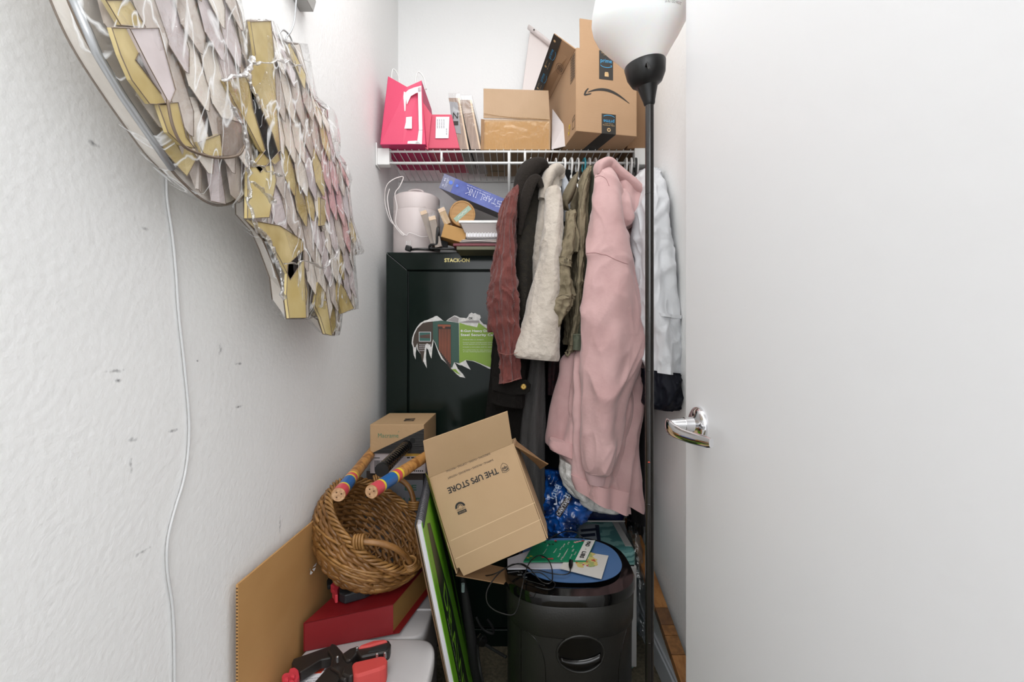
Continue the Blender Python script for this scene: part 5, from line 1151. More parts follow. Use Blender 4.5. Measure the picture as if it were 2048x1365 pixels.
Tt = frame((0, 0, h+.0003), (1, 0, 0), (0, 1, 0)); mb = MB(); text(mb, 'OMR', Tt, .02, -.03, .032, .05, rot=PI/2+.1, bold=.0008); mb.build('marker_scrawl', M_ink, tm, local=True)
# open UPS carton
pF = P(975, 1010, 1.21); nF = V((-.05, -1, .10)).normalized()
F0, F1, F2, F3 = [hit(*p, pF, nF) for p in ((857, 957), (1025, 888), (1094, 1078), (914, 1148))]   # TL TR BR BL
uc = thing('open_shipping_box', 'tilted brown store shipping box with upside-down lettering and open flaps', 'box', tuple((F2+F3)/2))
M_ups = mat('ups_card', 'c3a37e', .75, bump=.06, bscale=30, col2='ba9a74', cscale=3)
inn_ = -nF*.13; w_ = .003
def panel(a_, b_, c_, d_, name, m=M_ups, t_=.003, par=None):
    n_ = (b_-a_).cross(d_-a_).normalized(); mb = MB(); mb.slab([a_, b_, c_, d_], n_, t_); return mb.build(name, m, par or uc, bevel=.0006)
notch = [hit(x_, y_, pF, nF) for x_, y_ in ((857,957),(1025,888),(1090,1070),(1093,1080),(1089,1083),(927,1153),(918,1136),(913,1138))]
mb = MB(); mb.slab(notch, nF, .003); fp = mb.build('front_panel', M_ups, uc, bevel=.0006)
panel(F0, F3, F3+inn_, F0+inn_, 'left_side'); panel(F1+inn_, F2+inn_, F2, F1, 'right_side'); panel(F0+inn_, F1+inn_, F2+inn_, F3+inn_, 'back_panel')
dU = (F1-F0).normalized(); dV_ = nF.cross(dU)*1; dV_ = (F0-F3).normalized()
fU, fV = P(846, 883, 1.19), P(1015, 823, 1.19)
mb = MB(); q_ = [F0, F1, fV, fU]; nn_ = (F1-F0).cross(fU-F0).normalized(); nn_ = nn_ if nn_.y < 0 else -nn_; mb.slab(q_, nn_, .003); tf = mb.build('top_front_flap', M_ups, uc, bevel=.0006)
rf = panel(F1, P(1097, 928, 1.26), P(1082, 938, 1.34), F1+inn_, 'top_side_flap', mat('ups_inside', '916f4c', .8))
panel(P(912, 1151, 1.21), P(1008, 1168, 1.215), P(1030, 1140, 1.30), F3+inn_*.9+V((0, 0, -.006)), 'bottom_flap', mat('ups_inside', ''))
panel(P(858, 958, 1.205), P(850, 945, 1.23), P(905, 1135, 1.24), P(912, 1146, 1.205), 'corner_seam', mat('yellow_edge', '8d8a3c', .6), .001)
# front face print (upside down)
TU = frame(F0, (F1-F0), (F0-F3))
if (TU.to_3x3() @ V((0, 0, 1))).dot(nF) < 0: print('flip')
def loc(px, py): h_ = TU.inverted() @ hit(px, py, pF, nF); return h_.x, h_.y
rotU = PI
mb = MB(); x_, y_ = loc(946, 962); wU = (V(loc(897, 982))-V(loc(996, 940))).length; text(mb, 'THE UPS STORE', TU, x_, y_, .0155, wU, rot=PI, bold=.0005, e=.0008); mb.build('store_lettering', M_inkb, fp)
mb = MB(); x_, y_ = loc(941, 937); text(mb, 'SHIPPING • PACKING • MAILBOXES • NOTARY', TU, x_-.001, y_-.002, .0052, .133, rot=PI, e=.0008); x_, y_ = loc(937, 927); text(mb, 'SHREDDING • FAXING • COPYING • PRINTING', TU, x_, y_+.002, .0052, .129, rot=PI, e=.0008); mb.build('service_lettering', M_inkb, fp)
x_, y_ = loc(1009, 936)
shield = [(-.0095, .010), (0, .0125), (.0095, .010), (.0095, -.003), (.006, -.009), (0, -.013), (-.006, -.009), (-.0095, -.003)]
mb = MB(); TS = TU @ Matrix.Translation((x_, y_, 0)) @ Matrix.Rotation(PI, 4, 'Z'); line(mb, TS, shield, .0010, .0008, True); text(mb, 'ups', TS, 0, -.0005, .008, .014, e=.0008, bold=.0003); arcband(mb, TS, 0, -.004, .011, .003, .0008, PI*.75, PI*.2, ry=.012, e=.0008); mb.build('shield_emblem', M_inkb, fp)
x_, y_ = loc(922, 1018); TS = TU @ Matrix.Translation((x_, y_, 0)) @ Matrix.Rotation(PI, 4, 'Z') if False else TU @ Matrix.Translation((x_, y_, 0))
mb = MB(); arcband(mb, TS, 0, .004, .0115, .0055, .0055, 0, PI, e=.0008); arcband(mb, TS, 0, .004, .0062, .0015, .0015, 0, PI, e=.0008); text(mb, 'CERTIFIED', TS, 0, -.0005, .0045, .024, rot=PI, e=.0008); rect(mb, TS, -.0125, -.0125, .0125, -.0045, .0008); mb.build('certified_stamp', M_inkb, fp)
mb = MB(); text(mb, 'RECYCLED', TS, 0, -.0085, .003, .018, rot=PI, e=.0012); mb.build('stamp_lettering', M_ups, fp)
cN = nn_; TFl = frame(F0.lerp(F1, .5), F1-F0, (fU-F0)); lc = TFl.inverted() @ hit(938, 882, F0, nn_)
if (TFl.to_3x3() @ V((0, 0, 1))).dot(nn_) < 0: print('flip2')
mb = MB(); T3 = TFl @ Matrix.Translation((lc.x, lc.y, 0)); line(mb, T3, circ(0, 0, .022, .0185, 40), .0012, closed=True); line(mb, T3, circ(0, 0, .0165, .0135, 36), .0009, closed=True)
for k in range(6): rect(mb, T3, -.012+abs(k-2.5)*.0015, -.009+k*.0036, .012-abs(k-2.5)*.0015, -.0078+k*.0036)
rect(mb, T3, -.001, -.011, .001, .012); mb.build('makers_stamp', M_inkb, tf)
mb = MB()
for (a_, b_) in (((902, 1082), (1069, 1006)), ((912, 1118), (1080, 1040))):
    p_, q2 = loc(*a_), loc(*b_); line(mb, TU, [p_, q2], .0022, .0004)
mb.build('fold_creases', mat('crease_light', 'dcbf97', .75), fp)
# green sketch pad and boards
C0 = V((-.200, 1.0, .68)); C1 = V((-.252, 1.42, .68)); C2 = V((-.062, 1.0, 0)); C3 = C1+C2-C0
nP = (C1-C0).cross(C2-C0).normalized(); nP.normalize(); nP = nP if nP.x > 0 else -nP
M_lime = mat('lime_cover', '6cb022', .35, bump=.02, bscale=5)
M_dgc = mat('dark_cover_print', '1c2a1c', .4)
sk = thing('sketch_pad', 'large lime green spiral drawing pad standing on edge', 'sketch pad', tuple((C2+C3)/2))
dn = (C2-C0); al = (C1-C0)
def pad(off0, off1, m, name, g=0.0, dy=0, par=None, bev=0):
    q_ = [C0+V((0, dy, 0))+dn*g, C1+dn*g, C3, C2+V((0, dy, 0))]; q_ = [p+nP*off1 for p in q_]; mb = MB(); mb.slab(q_, nP, off1-off0); return mb.build(name, m, par or sk)
pad(-.012, -.010, mat('board_back', '8a7a64', .8), 'back_board'); pad(-.010, .0, mat('pad_pages', 'cfcdd2', .8, bump=.15, bscale=200, bstretch=(6, .2, .2)), 'pages', dy=.002)
cv = pad(.0, .0012, M_lime, 'front_cover')
mb = MB(); n = 40
for i in range(n):
    c = C0+al*((i+.5)/n)+nP*(-.005)+dn*.002; u = dn.normalized(); pts = [c+(u*math.cos(a_)*.013+nP*math.sin(a_)*.0095) for a_ in [2*PI*k/12 for k in range(12)]]; mb.tube(pts, .0016, 5, closed=True)
mb.build('spiral_binding', mat('spiral_wire', '35353a', .3), sk, smooth=True)
TP = frame(C0+nP*.0012, al, -dn)
if (TP.to_3x3() @ V((0, 0, 1))).dot(nP) < 0: print('flip3'); 
Lp = dn.length; Wp = al.length
mb = MB(); poly(mb, [(.075, -.03), (.13, -.05), (.22, -.30), (.25, -Lp+.02), (.06, -Lp+.02), (.06, -.2)], TP, .0004)
mb.build('dark_print', M_dgc, cv); mb = MB(); poly(mb, [(.30, -.04), (.38, -.06), (.40, -.30), (.34, -.52), (.31, -.25)], TP, .0004); mb.build('dark_print', M_dgc, cv)
mb = MB(); text(mb, 'DRAWING', TP, .13, -.42, .075, .40, rot=-PI/2, e=.001); mb.build('title_lettering', mat('lime_ink', '7ab52a', .5), cv)
mb = MB(); text(mb, '100 sheets medium surface', TP, .082, -.44, .010, .34, rot=-PI/2, e=.001); mb.build('fine_lettering', mat('pale_lime', 'b9cfa0', .5), cv)
mb = MB()
for i in range(12): text(mb, 'SERIES'[i % 6], TP, .022, -.07-i*.014, .006, e=.001, rot=-PI/2)
mb.build('edge_lettering', M_dgc, cv)
# brown board behind pad (left side)
mb = MB(); q_ = [C0+nP*(-.0135)+V((-.002, .01, -.01)), C1+nP*(-.0135)+V((-.002, 0, -.01)), C3+nP*(-.0135), C2+nP*(-.0135)+V((0, .01, 0))]
mb.slab(q_, nP, .003); mb.build('brown_board', mat('board_back2', '6d5238', .8), label='thin brown board standing against the back of the green pad', cat='board')
# dark umbrella / tripod leg
t = thing('folded_umbrella', 'black folded umbrella with grey tip standing between pad and shredder', 'umbrella', tuple(P(922, 1180, 1.30)))
A, B = P(924, 1150, 1.36), V((-.10, 1.36, .03)); mb = MB(); mb.tube([A, A.lerp(B, .15), A.lerp(B, .8), B], [.006, .012, .018, .008], 16); mb.build('canopy', M_blackm, t, smooth=40)
mb = MB(); c = P(926, 1176, 1.335); mb.tube([c+V((0, 0, .012)), c-V((0, 0, .012))], .0055, 14); mb.build('grey_collar', mat('grey_tip', '8fa09f', .4), t, smooth=30)
# shredder
sx, sy = (P(1008, 0, 1.29).x+P(1262, 0, 1.29).x)/2, 1.29; hw, hd = .178, .172; ZT = .452
sh = thing('paper_shredder', 'black paper shredder with oval bin window and blue feed recess', 'shredder', (sx, sy, 0))
M_shb = mat('shredder_black', '23221f', .42, bump=.05, bscale=200); TSh = Matrix.Translation((sx, sy, 0)); EX = 2.7
MB().lathe([(.93, .0), (.955, .006), (.962, .30), (.965, ZT-.108)], 96, TSh, hw, hd, EX).build('bin', M_shb, sh, smooth=40)
MB().lathe([(.975, ZT-.106), (.982, ZT-.104), (.992, ZT-.030), (.985, ZT-.028)], 96, TSh, hw, hd, EX).build('head', M_shb, sh, smooth=40)
MB().lathe([(.99, ZT-.028), (1.005, ZT-.025), (1.005, ZT-.008), (.985, ZT), (.80, ZT+.002), (.78, ZT-.001)], 96, TSh, hw, hd, EX).build('glossy_rim', M_blackg, sh, smooth=40)
T_b = Matrix.Translation((sx+.012, sy+.02, 0)); br_ = [(.765, ZT+.0018), (.77, ZT+.0045), (.755, ZT+.0042), (.70, ZT-.0002), (.62, ZT-.0008)]
M_blu = mat('slate_blue_plastic', '4d6f9c', .35)
MB().lathe([(.79, ZT+.0022), (.795, ZT+.0046), (.775, ZT+.0046), (.74, ZT+.0032), (.3, ZT+.0026)], 96, T_b, hw, hd*.97, 2.4).build('blue_recess', M_blu, sh, smooth=50)
TTop = frame((0, 0, ZT+.0022), (1, 0, 0), (0, 1, 0))
mb = MB(); c = hit(1041, 1147, (0, 0, ZT), (0, 0, 1)); line(mb, TTop, circ(c.x, c.y, .005, n=16), .001, closed=True); rect(mb, TTop, c.x-.008, c.y-.016, c.x+.003, c.y-.013); rect(mb, TTop, c.x+.006, c.y-.028, c.x+.017, c.y-.025); mb.build('control_marks', mat('mark_grey', '9a9a98', .5), sh)
# window
wc = hit(1161, 1306, (0, 1.128, 0), (0, 1, 0))
def shfront(x, z, off=0):   # point on bin front surface
    u = max(-.98, min(.98, (x-sx)/(hw*.962))); return V((x, sy-hd*.962*(1-abs(u)**EX)**(1/EX)-off, z))
mb = MB(); rx, rz = .056, .043; n = 48
ring = [shfront(wc.x+rx*1.05*math.cos(2*PI*k/n), wc.z+rz*1.05*math.sin(2*PI*k/n), .0022) for k in range(n)]
mb.tube(ring, .0032, 8, closed=True); mb.build('window_frame', M_shb, sh, smooth=True)
mb = MB(); mb.add([shfront(wc.x, wc.z, .0022)]+[shfront(wc.x+rx*math.cos(2*PI*k/n), wc.z+rz*math.sin(2*PI*k/n), .0022) for k in range(n)], [(0, k+1, (k+1) % n+1) for k in range(n)]); win = mb.build('bin_window', mat('void_black', '040404', .25), sh, smooth=True)
mb = MB(); up = []; dn_ = []
for k in range(20):
    t_ = -1+2*k/19; x = wc.x+rx*.90*t_; up.append(shfront(x, wc.z-.004-.010*(1-t_*t_)+.004*t_, .004)); dn_.append(shfront(x, wc.z-.020-.012*(1-t_*t_)+.002*abs(t_), .009))
mb.add(up+dn_, [(k, k+1, 21+k, 20+k) for k in range(19)]); mb.build('pull_grip', mat('grip_gloss', '141210', .12, spec=.35), win, smooth=True, solid=.002)
for s_ in (-1, 1):
    mb = MB(); pts = []
    if s_ < 0: pr = [(1043,1400),(1043,1283),(1047,1277),(1056,1277),(1072,1286),(1085,1310),(1091,1340),(1092,1400)]
    else: pr = [(1232,1400),(1233,1330),(1240,1290),(1250,1262),(1257,1250)]
    for x_, y_ in pr:
        h_ = hit(x_, y_, (0, 1.128 if s_ < 0 else 1.17, 0), (0, 1, 0)); pts.append(shfront(h_.x, h_.z, .0002))
    mb.tube(smoothpts(pts, 4), .0009, 5); mb.build('panel_groove', M_blackg, sh, smooth=True)
# things on the shredder
ZP = ZT+.0065
def sheet(name, pts, z, m, label, cat, t_=.0012, root=False):
    q_ = [hit(x_, y_, (0, 0, z), (0, 0, 1)) for x_, y_ in pts]; mb = MB(); mb.slab(q_, (0, 0, 1), t_)
    if root:
        r = thing(name, label, cat, tuple(sum(q_, V())/len(q_))); mb.build('cover' if 'book' in name else 'card', m, r); return r, q_
    return mb.build(name, m, label=label, cat=cat), q_
sheet('white_paper', [(1015,1138),(1118,1137),(1135,1139),(1150,1128),(1120,1100),(1085,1092),(1015,1118)], ZP, mat('white_paper_sheet', 'c6c4ca', .8), 'blank white paper sheet beneath the green book on the shredder', 'paper', .003)
cr, cq = sheet('watercolour_card', [(1140,1100),(1217,1112),(1203,1158),(1120,1137)], ZP+.004, mat('card_white', 'c9c6bf', .7), 'white card with red and yellow watercolour flowers on the shredder', 'card', .002, True)
Tcd = frame(cq[0]+V((0, 0, .0003)), cq[1]-cq[0], cq[0]-cq[3])
rr = random.Random(8)
def pxblob(mb, px, py, r, z, e=.0008, n=9):
    c = hit(px, py, (0, 0, z), (0, 0, 1)); mb.add([c+V((r*rr.uniform(.6, 1.2)*math.cos(2*PI*k/n), r*rr.uniform(.6, 1.2)*math.sin(2*PI*k/n), e)) for k in range(n)], [tuple(range(n))])
for nm, cl, cnt, rad, e in (('yellow_wash', 'c4b26a', 16, .012, .0004), ('green_wash', '9aa566', 9, .008, .0007), ('red_flowers', 'b83b35', 12, .0035, .0010), ('dark_petals', '6b4a35', 4, .0018, .0013)):
    mb = MB()
    for i in range(cnt): pxblob(mb, rr.uniform(1152, 1192), rr.uniform(1108, 1134), rad, ZP+.004, e+i*.00001)
    mb.build(nm, mat(nm, cl, .8), cr)
kr, kq = sheet('green_puzzle_book', [(1047,1123),(1172,1122),(1191,1081),(1072,1082)], ZP+.0085, mat('green_cover', '167a52', .35), 'green word game paperback with white title strip on the shredder', 'book', .004, True)
TK = frame(kq[0], kq[1]-kq[0], kq[3]-kq[0]); Wk = (kq[1]-kq[0]).length; Hk = (kq[3]-kq[0]).length
def kp(px, py): h_ = TK.inverted() @ hit(px, py, (0, 0, ZP+.0085), (0, 0, 1)); return h_.x, h_.y
mb = MB(); poly(mb, [kp(1150,1121.7), kp(1171.5,1121.7), kp(1190.5,1081.3), kp(1170,1081.3)], TK); mb.build('title_strip', mat('cream_strip', 'd8d5ce', .6), kr)
mb = MB(); a_ = V(kp(1161, 1121)); b_ = V(kp(1180, 1082)); an = math.atan2((a_-b_).y, (a_-b_).x)
for s_, f_, l_ in (('MAD', .20, .035), ('LIBS', .76, .040)): c = b_.lerp(a_, f_); text(mb, s_, TK, c.x, c.y, .011, l_, rot=an, e=.0012, bold=.0008)
c = b_.lerp(a_, .48); text(mb, 'GO', TK, c.x, c.y, .004, .006, rot=an, e=.0012); mb.build('title_lettering', M_inkb, kr)
mb = MB()
for px, py, s_ in ((1090,1104,'stocking'),(1096,1092,'the'),(1110,1103,'holiday'),(1122,1098,'funny'),(1118,1112,'grumpy'),(1137,1088,'SILLY'),(1128,1092,'adverb'),(1146,1094,'verb'),(1146,1102,'noun'),(1150,1108,'snowy'),(1142,1114,'plural'),(1124,1118,'world'),(1132,1106,'worlds greatest'),(1130,1110,'word game book')):
    c = kp(px, py); text(mb, s_, TK, c[0], c[1], .0045, min(.05, .0042*len(s_)), rot=an+.0, e=.0010)
mb.build('cover_words', mat('cream_strip', ''), kr)
for nm, cl, pp in (('wreath_picture', '1d3a24', [(1090,1086),(1098,1090),(1106,1090),(1112,1085)]), ('red_pictures', 'b0343a', [(1111,1083),(1086,1116),(1104,1119),(1166,1083),(1098,1119)]), ('stocking_picture', 'd99b9b', [(1150,1086),(1155,1085),(1160,1084)]), ('gold_picture', '9a9c34', [(1056,1117),(1062,1114),(1067,1118)])):
    mb = MB()
    for px, py in pp: pxblob(mb, px, py, .005, ZP+.0085, .0010)
    mb.build(nm, mat(nm, cl, .6), kr)
# black cable and connector on the shredder
t = thing('charging_cable', 'thin black looped cable with connector lying on the shredder', 'cable', tuple(hit(1100, 1130, (0, 0, ZP), (0, 0, 1))))
def tz(px, py, z): return hit(px, py, (0, 0, z), (0, 0, 1))
zc_ = ZP+.0075
pts = [tz(1141,1137,zc_), tz(1139,1146,zc_), tz(1128,1150,zc_), tz(1105,1148,zc_), tz(1080,1142,zc_), tz(1060,1139,zc_+.003), tz(1045,1131,zc_+.006), tz(1030,1129,zc_+.008), tz(1018,1133,zc_+.01), P(995,1150,1.19), P(975,1180,1.15), P(974,1205,1.12), P(990,1222,1.10), P(1020,1231,1.085), P(1033,1222,1.085), P(1040,1195,1.09), P(1046,1168,1.10), tz(1052,1142,zc_+.006), tz(1062,1122,zc_+.009), tz(1078,1112,zc_+.012), tz(1094,1118,zc_+.012), tz(1103,1135,zc_+.004), tz(1105,1158,zc_), tz(1098,1168,ZT+.010), tz(1083,1164,ZT+.010), tz(1068,1148,zc_+.004), tz(1055,1134,zc_+.008), tz(1040,1128,zc_+.008), tz(1020,1133,zc_+.009), P(985,1150,1.22), P(960,1152,1.26)]
MB().tube(smoothpts(pts, 8), .0016, 6).build('cable_wire', M_black, t, smooth=True)
pts = [tz(1090,1172,ZT+.008), tz(1070,1166,ZT+.008), tz(1052,1160,ZT+.008), tz(1047,1150,zc_), tz(1062,1146,zc_+.003), tz(1082,1147,zc_+.005), tz(1100,1160,ZT+.012), tz(1110,1168,ZT+.009), tz(1105,1178,ZT+.008), tz(1090,1179,ZT+.008), tz(1070,1174,ZT+.008)]
MB().tube(smoothpts(pts, 8), .0013, 6).build('cable_loop', M_black, t, smooth=True)
A, B = tz(1142, 1122, zc_+.004), tz(1141, 1137, zc_+.002); MB().tube([A, A.lerp(B, .6), B], [.0058, .0058, .003], 12, flat=.6).build('connector', M_blackg, t, smooth=40)
pts = [P(1092,1083,1.42), P(1110,1072,1.44), P(1130,1064,1.46), P(1150,1065,1.46), P(1168,1078,1.45), P(1176,1085,1.42)]
MB().tube(smoothpts(pts, 6), .0018, 6).build('black_wire', M_black, smooth=True, label='black cable arching behind the green book toward the towel pack', cat='cable')
# paper towel pack
M_teal = mat('teal_wrap', '6fa7a4', .3, col2='558c8c', cscale=26, coat=.2)
def tealmat():
    m = M_teal; nt = m.node_tree; b = nt.nodes['Principled BSDF']; w = nt.nodes.new('ShaderNodeTexWave'); w.wave_type = 'RINGS'; w.inputs['Scale'].default_value = 18; w.inputs['Distortion'].default_value = 6
    tc = nt.nodes['Texture Coordinate']; nt.links.new(tc.outputs['Object'], w.inputs['Vector']); r = nt.nodes.new('ShaderNodeValToRGB'); r.color_ramp.elements[0].color = hexc('4f8583'); r.color_ramp.elements[1].color = hexc('7fb0ac'); r.color_ramp.elements[0].position = .25; r.color_ramp.elements[1].position = .45
    nt.links.new(w.outputs['Color'], r.inputs[0]); nt.links.new(r.outputs[0], b.inputs['Base Color'])
tealmat()
tp = thing('paper_towel_pack', 'teal and white wrapped paper towel pack with navy letters behind the shredder', 'paper towels', (.25, 1.62, 0))
tx0, tx1, ty0, ty1, tzt = .06, .408, 1.485, 1.87, .402
MB().box(((tx0+tx1)/2, (ty0+ty1)/2, tzt/2), (tx1-tx0, ty1-ty0, tzt)).build('pack_body', M_teal, tp, bevel=.018, bseg=4)
MB().box((tx1-.012, ty0+.003, tzt/2-.02), (.026, .012, tzt-.07)).build('white_edge_strip', mat('white_wrap', 'bdbbb8', .35), tp, bevel=.004)
TTp = frame((0, 0, tzt+.0005), (1, 0, 0), (0, 1, 0))
MB().box((tx1-.02, (ty0+ty1)/2, tzt+.0002), (.022, ty1-ty0-.04, .0016)).build('white_top_strip', mat('white_wrap', ''), tp)
def tq(px, py): h_ = hit(px, py, (0, 0, tzt), (0, 0, 1)); return (h_.x, h_.y)
mb = MB()
poly(mb, [tq(1156,1056), tq(1166,1050), tq(1194,1049), tq(1196,1056), tq(1204,1096), tq(1186,1098), tq(1178,1082), tq(1158,1078)], TTp, .0012); mb.build('letter_outline', mat('pale_grey_ink', '9aa3ab', .5), tp)
mb = MB(); poly(mb, [tq(1161,1061), tq(1192,1058), tq(1194,1063), tq(1162,1066)], TTp, .002); poly(mb, [tq(1190,1052), tq(1198,1052), tq(1203,1097), tq(1196,1097)], TTp, .002); poly(mb, [tq(1159,1071), tq(1190,1068), tq(1191,1074), tq(1162,1077)], TTp, .002); mb.build('navy_letters', mat('navy_ink', '16223a', .4), tp)
Tfr = frame((0, ty0-.0006, 0), (1, 0, 0), (0, 0, 1)); 
MB().box((tx1-.03, ty0-.0006, .335), (.045, .002, .03)).build('dark_label', M_blackm, tp); mb = MB(); text(mb, 'KI', Tfr, tx1-.024, .335, .02, .02, e=.002, bold=.0006); mb.build('label_lettering', M_paper, tp)
# crumpled clear bag at its right side
mb = MB(); rg = []
for i in range(16):
    f_ = i/15; z = .42-.30*f_; c = V((.425+.004*math.sin(f_*9), 1.60-.10*f_, z)); r_ = .034*math.sin(PI*min(1, .12+f_*.8))**.7; ring = []
    for k in range(36):
        a_ = 2*PI*k/36; p = c+V((r_*.75*math.cos(a_), r_*1.8*math.sin(a_), 0)); nn2 = noise.noise(p*30)+.6*noise.noise(p*75); ring.append(c+(p-c)*(1+.30*nn2))
    rg.append(ring)
mb.rings(rg); mb.build('clear_plastic_bag', film_mat('cloudy_film', .22, (.85, .87, .9, 1), .8, 30, .25), label='crumpled cloudy plastic bag wedged beside the paper towel pack', cat='plastic bag', smooth=60)
# navy pack
nv = thing('navy_wrapped_pack', 'navy blue wrapped pack lying on the teal towel pack', 'wrapped pack', (.28, 1.77, tzt))
A, B = P(1160, 1045, 1.70), P(1250, 1005, 1.70)
MB().box(((A.x+B.x)/2, 1.78, tzt+.002+.036), (B.x-A.x, .16, .070), (0, math.radians(3), 0)).build('pack_body', mat('navy_wrap', '0e1746', .2, coat=.4, bump=.5, bscale=22), nv, bevel=.015, bseg=4)
mb = MB(); mb.box(((A.x+B.x)/2+.01, 1.699, tzt+.006), (B.x-A.x-.02, .006, .006)); mb.build('white_base_seam', mat('white_wrap', ''), nv, bevel=.002)
mb = MB(); text(mb, 'Bath', frame((0, 1.6985, 0), (1, 0, 0), (0, 0, 1)), P(1213, 0, 1.70).x, tzt+.052, .02, .035, rot=PI, e=.001); mb.build('pale_lettering', mat('pale_grey_ink', ''), nv)
# blue printed bag
bb = thing('blue_plastic_bag', 'crumpled bright blue printed plastic bag under the pink fleece', 'plastic bag', tuple(P(1125, 1060, 1.52)))
rows_ = [(1096,940,1118,940,1.56,.02),(1090,958,1140,958,1.55,.04),(1089,985,1168,985,1.54,.05),(1089,1010,1178,1010,1.53,.055),(1092,1035,1170,1035,1.52,.055),(1096,1060,1150,1060,1.52,.05),(1100,1072,1140,1075,1.52,.03)]
bfm = cloth_loft(rows_, 140, 5, .004, .006, 24, steps=12, wr=.012, wsc=22, wst=(1, 1, .8), seed=41, hem=False, st=(1, 1, 1), grow=False).build('bag_film', mat('blue_film', '0f4f9e', .16, coat=.6, col2='0a2350', cscale=20, bump=.5, bscale=26, cpos=(.42, .58)), bb, smooth=50)
def onbag(s_, cx_, cy_, ln_px, h_px, rot_, m, name, par, off):
    vs, fs = textgeo(s_); x0_ = min(v.x for v in vs); x1_ = max(v.x for v in vs); y0_ = min(v.y for v in vs); y1_ = max(v.y for v in vs); out = []
    for v in vs:
        a_ = ((v.x-x0_)/(x1_-x0_)-.5)*ln_px; b_ = ((v.y-y0_)/(y1_-y0_)-.5)*h_px
        px_, py_ = cx_+a_*math.cos(rot_)+b_*math.sin(rot_), cy_+a_*math.sin(rot_)-b_*math.cos(rot_)
        q_ = surf([bfm], px_, py_, off); out.append(q_ if q_ is not None else P(px_, py_, 1.48))
    mb = MB(); mb.add(out, fs); return mb.build(name, m, par)
mb = MB(); cq_ = math.cos(-1.0); sq_ = math.sin(-1.0); L_ = []
def lp(a_, b_): return (1127+a_*cq_-b_*sq_, 1013+a_*sq_+b_*cq_)
for i in range(10):
    for j_ in range(3):
        qd = [lp(-23+i*4.6, -6.5+j_*4.4), lp(-23+(i+1)*4.6, -6.5+j_*4.4), lp(-23+(i+1)*4.6, -6.5+(j_+1)*4.4), lp(-23+i*4.6, -6.5+(j_+1)*4.4)]; q_ = [surf([bfm], x_, y_, .002) for x_, y_ in qd]
        if all(p is not None for p in q_): mb.add(q_, [(0, 1, 2, 3)])
bl_ = mb.build('dark_label', mat('dark_label', '2a1f1d', .4), bb)
onbag('KIRKLAND', 1127, 1013, 42, 8, PI-1.0, M_paper, 'label_lettering', bl_, .0035)
onbag('Soft', 1140, 985, 30, 14, PI-1.0, mat('pale_blue_ink', 'b9cde4', .4), 'script_lettering', bb, .0025)
onbag('Bath', 1112, 985, 30, 12, PI-1.15, mat('pale_blue_ink', ''), 'script_lettering', bb, .0025)
# black bag near right wall
cloth_loft([(1262,1020,1282,1020,1.68,.02),(1258,1040,1286,1040,1.68,.03),(1260,1065,1286,1065,1.68,.03),(1266,1082,1284,1082,1.68,.02)], 40, 5, .003, .008, 30, seed=44, hem=False).build('black_bag', mat('black_bag', '0b0b0b', .25), smooth=50, label='small crumpled black plastic bag above the oak strip', cat='plastic bag')
# oak strip
M_oak = mat('oak_strip', '9c6c3c', .4, col2='83552b', cscale=14, cstretch=(6, .5, 6), bump=.06)
M_oakd = mat('oak_dark', '664528', .45, col2='4e341f', cscale=60)
M_oakm = mat('oak_mid', '83592f', .45, col2='684422', cscale=80)
oa, ob = V((.452, 1.74, .395)), V((.452, .78, .068))
ok_ = thing('oak_strip', 'oak board strip with darker end blocks leaning along the right wall', 'wooden strip', tuple(ob)); dO = (ob-oa); 
def oseg(f0, f1, m, name, s_=1.0):
    a_, b_ = oa+dO*f0, oa+dO*f1; u = V((.019*s_, 0, 0)); w = V((0, .2, .6)).normalized(); w = (w-dO.normalized()*w.dot(dO.normalized())).normalized()*.011
    MB().b8([a_-u-w, a_+u-w, a_+u+w, a_-u+w, b_-u-w, b_+u-w, b_+u+w, b_-u+w]).build(name, m, ok_, bevel=.001)
def fy_(py):  # parameter along the strip where it crosses picture row py
    lo, hi = 0, 1
    for _ in range(40):
        m_ = (lo+hi)/2; p = oa+dO*m_; y = 682.5-(p.z-EYE)/p.y*F
        if y < py: lo = m_
        else: hi = m_
    return lo
c_ = [0, fy_(1221), fy_(1256), fy_(1277), fy_(1316), 1]
for i, (m_, nm) in enumerate(((M_oak, 'long_oak_piece'), (M_oakd, 'dark_end_block'), (M_oakm, 'mid_end_block'), (M_oakd if False else M_oakm, 'end_grain_block'), (M_oak, 'near_oak_piece'))): oseg(c_[i]+.0006, c_[i+1]-.0006, m_, nm)
# clamps
M_coralr = mat('coral_rubber', 'c2433f', .55, bump=.03)
M_clk = mat('clamp_black', '262220', .38)
def zp(pts, z): return [hit(x_, y_, (0, 0, z), (0, 0, 1)) for x_, y_ in pts]
cl = thing('spring_clamp', 'black clamp with red rubber grips lying on the nearer grey bin', 'clamp', tuple(zp([(690, 1325)], .41)[0]))
def cpart(pts, z, h, m, name, par=None, bev=.003, sm=0):
    q_ = zp(pts, z); 
    if sm: q_ = smoothpts(q_, sm, closed=True)
    mb = MB(); mb.slab(q_, (0, 0, 1), h); return mb.build(name, m, par or cl, bevel=bev)
cpart([(583,1327),(587,1318),(664,1291),(672,1300),(668,1315),(642,1320),(602,1345),(598,1345)], .432, .020, M_clk, 'upper_jaw')
cpart([(628,1365),(650,1340),(668,1325),(690,1335),(686,1350),(655,1392),(630,1392)], .434, .022, M_clk, 'lower_jaw')
cpart([(655,1300),(663,1287),(672,1289),(686,1305),(695,1320),(703,1330),(700,1350),(690,1360),(680,1357),(676,1345),(660,1335),(664,1315)], .440, .032, M_clk, 'pivot_body')
cpart([(684,1308),(700,1297),(716,1292),(722,1300),(700,1322),(692,1320)], .446, .03, M_clk, 'handle_root')
